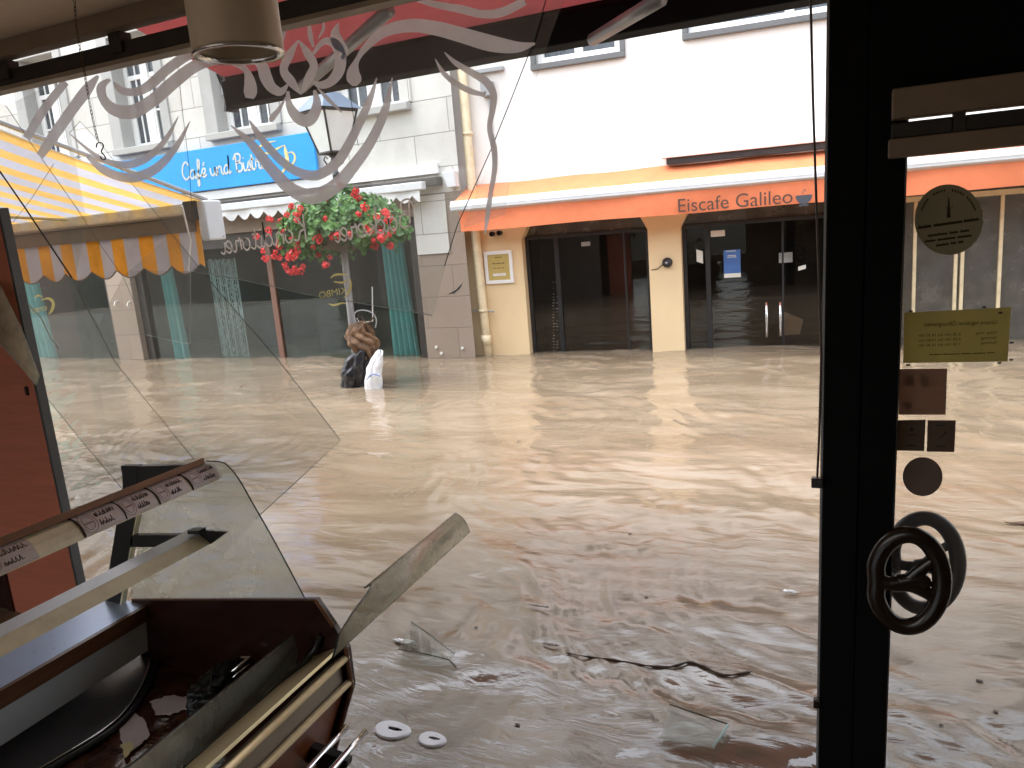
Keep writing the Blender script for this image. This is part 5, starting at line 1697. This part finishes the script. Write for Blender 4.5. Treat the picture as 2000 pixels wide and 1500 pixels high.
# black post with arms
q = lambda px, py: Q(px, py, -.03)
MB().prism([q(*p) for p in ((249, 905), (252, 922), (253, 945), (249, 965), (240, 1020), (213, 1185), (218, 1197), (243, 1194), (262, 1100), (283, 985), (280, 950), (282, 905))], AX * .025).build('post', MAT['blackmetal'], ct, bevel=.002)
MB().prism([q(*p) for p in ((282.5, 906), (398, 902), (396, 907), (283, 950))], AX * .02).build('arm', MAT['blackmetal'], ct)
MB().prism([q(*p) for p in ((272, 1039), (362, 1039), (362, 1045), (320, 1062), (267, 1062))], AX * .02).build('arm', MAT['blackmetal'], ct)
MB().prism([q(*p) for p in ((284, 960), (287, 962), (262, 1110), (247, 1194), (243.5, 1194))], AX * .02).build('post_trim', MAT['creamrail'], ct)
# end glass
eg = [(284, 903), (400, 902), (424, 903), (438, 908), (452, 922), (468, 945), (485, 975), (505, 1010), (540, 1072), (592, 1170), (250, 1170), (262, 1105)]
MB().prism([Q(*p, .006) for p in eg], AX * .005).build('end_glass', MAT['glass_c'], ct)
MB().tube([Q(*p, .008) for p in catmull([(400, 902), (424, 903), (438, 908), (452, 922), (468, 945), (485, 975), (505, 1010), (540, 1072), (592, 1170)], 4)], .0022, 6).build('glass_edge', MAT['glassedge'], ct)
# tilted muddy front glass
prof = [(582, 1232), (589, 1250), (591, 1270), (586, 1292), (574, 1312), (556, 1330)]
MB().sweep([Q(*p, -.03) for p in catmull(prof, 4)], AX * (BACK + .1)).build('front_glass', MAT['glass_d'], ct, solid=.006, smooth=True)
MB().tube([Q(582, 1232, -.03), Q(582, 1232, BACK)], .003, 6).build('glass_edge', MAT['glassedge'], ct)
# gasket, brass rails, front panels
gs = MB()
gs.tube([Q(628, 1240, -.005), Q(622, 1262, -.02), Q(612, 1278, -.05), Q(606, 1290, -.2), Q(604, 1294, BACK)], .011, 8)
gs.build('gasket', MAT['rubber'], ct, smooth=True)
MB().prism([Q(608, 1283), Q(664, 1262), Q(666, 1268), Q(612, 1292)], AX * BACK).build('top_ledge', MAT['brass'], ct, bevel=.001)
MB().tube([Q(676, 1284, .004), Q(676, 1284, BACK)], .0115, 12).build('brass_rail', MAT['brass'], ct, smooth=True)
MB().tube([Q(683, 1331, .004), Q(683, 1331, BACK)], .0115, 12).build('brass_rail', MAT['brass'], ct, smooth=True)
MB().prism([Q(667, 1280, -.012), Q(676, 1330, -.012), Q(670, 1332, -.012), Q(661, 1282, -.012)], AX * BACK).build('front_strip', MAT['raillip'], ct)
MB().prism([Q(676, 1343, -.014), Q(654, 1422, -.014), Q(628, 1520, -.014), Q(620, 1520, -.014), Q(668, 1343, -.014)], AX * BACK).build('front_panel', MAT['orangewood'], ct)
# tray slide
ts = MB()
for (x, y) in ((684, 1412), (720, 1421)):
    MB().tube([Q(x, y, -.02), Q(x, y, -.1), Q(x, y, BACK)], .0095, 12).build('tray_slide_pipe', MAT['chrome'], ct, smooth=True)
MB().prism([Q(652, 1400, -.12), Q(730, 1428, -.12), Q(728, 1440, -.12), Q(700, 1452, -.12), Q(648, 1430, -.12)], AX * -.03).build('slide_bracket', MAT['blackmetal'], ct, bevel=.002)

# price cards along the label rail
cards = [(-45, 64, 'price card at the left end of the rail next to the bare cream stretch'), (156, 236, 'price card right of the bare cream stretch of rail'),
         (237, 299, 'price card in the middle of the row, touching its left neighbour'), (303, 362, 'price card with two written lines, second from the rail end'), (368, 424, 'price card at the far tip of the rail')]
profc = [(393, 907.5), (404.5, 910.3), (415.6, 919.4), (422.6, 929.6), (424.6, 936.5)]
cw_ = catmull(profc, 3)


def card_pt(xpx, k):
    d0 = (Q(415, 920) - EYE).dot(FW)
    s_ = (d0 * (1593 - 415) / (1593 - xpx) - d0) / AX.dot(FW)
    f = k * (len(cw_) - 1)
    i = min(int(f), len(cw_) - 2)
    t = f - i
    a, b = cw_[i], cw_[i + 1]
    return Q(a[0] + (b[0] - a[0]) * t, a[1] + (b[1] - a[1]) * t, s_)


rr = random.Random(15)
for (xa, xb, lab) in cards:
    off = (Q(430, 915) - Q(415, 920)).normalized() * .002
    c = card_pt((xa + xb) / 2, .5)
    co_ = thing('price_card', lab, 'price card', c, 'handwritten price cards on the counter rail')
    MB().grid(lambda u, v: card_pt(xa + (xb - xa) * u, v) + off, 6, 8).build('card_paper', MAT['card'], co_, solid=.0008)
    off2 = off * 1.5
    pm = MB()
    w_ = xb - xa
    for row, (ka, n) in enumerate(((.3, 7), (.62, 5))):
        x = xa + w_ * .42
        for j in range(n):
            x2 = x + w_ * rr.uniform(.05, .085)
            pts = [card_pt(x, ka + .1) + off2, card_pt(x + (x2 - x) * .3, ka - .12 * rr.random()) + off2, card_pt(x + (x2 - x) * .6, ka + .12) + off2, card_pt(x2, ka + rr.uniform(-.05, .1)) + off2]
            pm.tube(pts, .0011, 4)
            x = x2
            if x > xb - 4:
                break
    pm.build('handwriting', MAT['ink'], co_)
    pm = MB()
    xc = xa + w_ * .2
    for rad in (.13, .2):
        pm.tube([card_pt(xc + w_ * rad * math.cos(t) * .9, .5 + rad * 1.9 * math.sin(t)) + off2 for t in [2 * math.pi * k / 16 for k in range(16)]], .0006, 4, closed=True)
    pm.tube([card_pt(xc - w_ * .08, .5) + off2, card_pt(xc + w_ * .08, .5) + off2], .002, 4)
    pm.build('printed_emblem', MAT['cardred'], co_)
    pm = MB().tube([card_pt(xa - 1, k / 6) + off2 for k in range(7)], .0022, 5)
    if xa > 100:
        pm.build('card_divider', MAT['ink'], co_)

# long splinter of the curved counter glass pointing out of the window
E1 = 2.42
pf = catmull([(889, 1002), (901, 1010), (911, 1023), (917, 1040)], 4)
ends = [onY(x, y, E1) for x, y in pf]
starts_Y = [1.77, 1.80, 1.79, 1.755, 1.70, 1.655, 1.62, 1.585, 1.56, 1.545, 1.535, 1.52, 1.51]
m_ = MB()
st = []
for i, p in enumerate(ends):
    ys = starts_Y[min(i, len(starts_Y) - 1)]
    st.append(p + AX * ((ys - E1) / AX.y))
m_.strip(ends, st)
c = ends[6]
gs_ = thing('glass_splinter', 'long curved splinter of counter glass pointing out over the water', 'broken glass', st[6])
m_.build('curved_glass', MAT['splinter'], gs_, solid=.006, smooth=True)
MB().tube(st, .003, 6).build('broken_edge', MAT['glassedge'], gs_)
MB().tube([ends[0], st[0]], .0018, 6).build('long_edge', MAT['glassedge'], gs_)
MB().tube(ends, .002, 6).build('tip_edge', MAT['glassedge'], gs_)

# black cloth bundle and tongs in the tray, patches painted as window reflections
c = onZ(425, 1345, .29)
bb = blob(c, (.06, .1, .06), 5, .35, 30, 2.4, .35)
single(bb, 'cloth_bundle', MAT['rubber'], 'crumpled shiny black cloth lying in the counter tray', 'cloth', c, smooth=True)
a, b = onZ(436, 1326, .33), onZ(480, 1290, .37)
tg = MB()
tg.tube([a, b, onZ(488, 1284, .375), onZ(470, 1284, .38)], [.005, .006, .006, .005], 8)
tg.tube([a + V((.012, 0, -.01)), b + V((.012, 0, -.012))], .004, 8)
single(tg, 'tongs', MAT['chrome'], 'shiny metal tongs sticking out of the black cloth', 'tongs', a, smooth=True)


def scrap(pts, z, mat, name, label, cat, group=None, seed=0):  # flat patch imitating a light reflection on the wet tray
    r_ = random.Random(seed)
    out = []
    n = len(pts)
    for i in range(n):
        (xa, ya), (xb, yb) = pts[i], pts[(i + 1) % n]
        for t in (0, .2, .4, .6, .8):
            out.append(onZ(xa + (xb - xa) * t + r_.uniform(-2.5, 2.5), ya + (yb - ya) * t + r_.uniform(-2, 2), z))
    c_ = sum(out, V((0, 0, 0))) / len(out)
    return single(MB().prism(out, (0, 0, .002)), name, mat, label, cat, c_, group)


scrap([(294, 1370), (330, 1360), (378, 1361), (373, 1384), (330, 1396), (304, 1396)], fz + .006, MAT['card'], 'reflection_patch', 'grey patch painted as a window reflection beside the black cloth', 'paper', 'painted window reflections in the counter tray', 1)
scrap([(229, 1420), (262, 1392), (284, 1408), (294, 1437), (262, 1462), (244, 1478), (238, 1450)], fz + .006, MAT['card'], 'reflection_patch', 'patch with an orange corner painted as a window reflection near the front glass', 'paper', 'painted window reflections in the counter tray', 2)
scrap([(236, 1455), (256, 1450), (262, 1462), (244, 1480)], fz + .010, MAT['signgold'], 'reflection_patch', 'small orange patch painted as part of the window reflection below it', 'paper', 'painted window reflections in the counter tray', 3)

# ================================================================== THINGS IN THE WATER


def wz(p):
    return float(wave_height(np.array([p.x]), np.array([p.y]))[0])


def on_water(px, py, dz=0.0):
    p = onZ(px, py, 0)
    p.z = wz(p) + dz
    return p


def oval_ring(px, py, wpx, hpx, label):  # white oval ring lying on the water surface
    c_ = onZ(px, py, .006)
    rx = (onZ(px + wpx / 2, py, .006) - c_).length
    m_ = MB()
    ring = []
    m_.lathe([(.3, .002), (.34, .005), (.9, .005), (.985, .002), (1, -.004), (.3, -.004)], (0, 0, 0), 40)
    for i, v_ in enumerate(m_.v):
        a_ = math.atan2(v_.y, v_.x)
        r_ = math.hypot(v_.x, v_.y)
        ix = .55 if r_ < .5 else 1.0
        k_ = 1 + .05 * math.sin(2 * a_ + wpx) + .035 * math.sin(3 * a_ + 1)
        v_.x, v_.y = c_.x + v_.x * rx * k_ * (1.35 if r_ < .5 else 1) + (.12 * rx if r_ < .5 else 0), c_.y + v_.y * rx * hpx * k_ * ix + (.06 * rx if r_ < .5 else 0)
        v_.z += .004 + wave_height(np.array([v_.x]), np.array([v_.y]))[0]
    return single(m_, 'white_ring', MAT['foam'], label, 'plastic ring', c_, 'white rings on the water by the counter')


oval_ring(765, 1418, 80, .62, 'larger white oval ring on the water beside the steel tray pipes')
oval_ring(843, 1438, 60, .72, 'smaller white oval ring on the water right of the larger one')


def flat_float(pts, name, mat, label, cat, group=None, seed=0, dz=.012, th=.004):
    r_ = random.Random(seed)
    out = []
    n = len(pts)
    for i in range(n):
        (xa, ya), (xb, yb) = pts[i], pts[(i + 1) % n]
        for t in (0, .33, .66):
            p = onZ(xa + (xb - xa) * t + r_.uniform(-1.5, 1.5), ya + (yb - ya) * t + r_.uniform(-1, 1), 0)
            p.z = wz(p) + dz
            out.append(p)
    c_ = sum(out, V((0, 0, 0))) / n / 3
    return single(MB().prism(out, (0, 0, -th)), name, mat, label, cat, c_, group)


def foam(px, py, wpx, hpx, seed, label):  # used for foam and for solid patches painted as sky glints
    c_ = on_water(px, py, .013)
    rx = (onZ(px + wpx / 2, py, c_.z) - c_).length
    ry = abs(onZ(px, py - hpx, c_.z).y - c_.y) * .5
    single(blob(c_, (rx, ry, .005), seed, .7, 14, 2.2), 'foam_or_glint', MAT['foam_glint_white'], label, 'foam', c_, 'bits of white foam and painted sky glints on the water', smooth=True)


foam(1053, 1190, 20, 6, 1, 'small white chip floating in mid stream')
foam(1545, 1161, 18, 9, 2, 'white foam lump floating near the black post')
foam(790, 1257, 34, 12, 3, 'white patch painted as a sky glint beside the half sunk glass sheet')
foam(1075, 1262, 24, 4, 4, 'thin white streak painted as a sky glint behind the left tip of the floating branch')
pts = [on_water(x, y, .006) for x, y in ((1105, 1277), (1150, 1280), (1200, 1285), (1260, 1294), (1310, 1303), (1345, 1297), (1375, 1307), (1415, 1322), (1470, 1315))]
m_ = MB().tube(catmull([tuple(p) for p in pts], 4), [.0015 + .0055 * (i / 33) ** .6 * (1 - .6 * (i / 33) ** 5) + .0018 * math.sin(i * 1.9) for i in range(33)], 8)
single(m_, 'floating_branch', MAT['twig'], 'long thin dark branch drifting in front of the post', 'branch', pts[4], smooth=True)

# half sunk glass sheets
def sunk(pts, edges, label, emat):
    P_ = [onZ(x, y, .006 + .0 * z) + V((0, 0, 0)) for x, y, z in pts]
    for p, (x, y, z) in zip(P_, pts):
        p0 = onZ(x, y, z)
        p[:] = p0
    c_ = sum(P_, V((0, 0, 0))) / len(P_)
    o = thing('glass_shard', label, 'broken glass', c_, 'glass shards lying in the water')
    MB().prism(P_, (0, 0, -.005)).build('pane', MAT['glass_c2'], o)
    for e, mt, r_ in edges:
        MB().tube([onZ(x, y, z) for x, y, z in e], r_, 6).build('broken_edge', MAT[mt], o)
    return o


MAT['glass_c2'] = glass('sunk_glass', (0.92, 0.93, 0.91), .14, (.5, .47, .42), 4, refl=1.0)
sunk([(803, 1214, .03), (888, 1276, .025), (876, 1290, .03), (778, 1268, .03)], [([(803, 1214, .03), (845, 1243, .03), (887, 1277, .026)], 'glassedge', .0022), ([(778, 1268, .03), (830, 1277, .03), (876, 1288, .03), (890, 1303, .02)], 'glassedge', .0022)],
     'clear glass sheet lying half sunk right of the counter', 'glassedge')
sunk([(1308, 1376, .02), (1421, 1414, .04), (1392, 1460, .03), (1290, 1440, .01)], [([(1308, 1376, .02), (1421, 1414, .04)], 'glassedge', .0024), ([(1422, 1416, .04), (1392, 1460, .02)], 'glassedge_l', .0045)],
     'glass shard with a turquoise edge sticking out by the post', 'glassedge_l')
flat_float([(1962, 1018), (2004, 1017), (2004, 1023), (1975, 1021)], 'floating_stick', MAT['twig'], 'short dark stick drifting behind the door glass', 'stick', None, 9)

rr = random.Random(77)
for k, (px, py, lab) in enumerate((
        (1826, 1097, 'tiny dark leaf scrap floating behind the glass near the outer handle'), (1945, 1392, 'tiny dark leaf scrap low behind the door glass'),
        (1838, 1420, 'tiny leaf scrap floating behind the door glass at the bottom'), (1913, 1330, 'tiny dark chip floating behind the door glass below the handles'),
        (248, 822, 'small black chip seen through the tilted glass sheet'), (470, 752, 'small brown chip drifting left of the black bin bag'),
        (1262, 1165, 'small dark twig end floating left of the foam lump'), (930, 1226, 'small dark chip drifting above the half sunk glass sheet'),
        (1010, 1410, 'small dark chip drifting between the white rings and the post'), (1230, 1040, 'small brown leaf drifting in the middle of the street'))):
    c_ = on_water(px, py, .004)
    rx = rr.uniform(.006, .012) * max(1, c_.y / 2.5)
    single(blob(c_, (rx, rx * rr.uniform(.4, .8), .0018), 40 + k, .6, 8, 2), 'leaf_scrap', MAT['twig'], lab, 'leaf scrap', c_, 'dark scraps floating on the water')
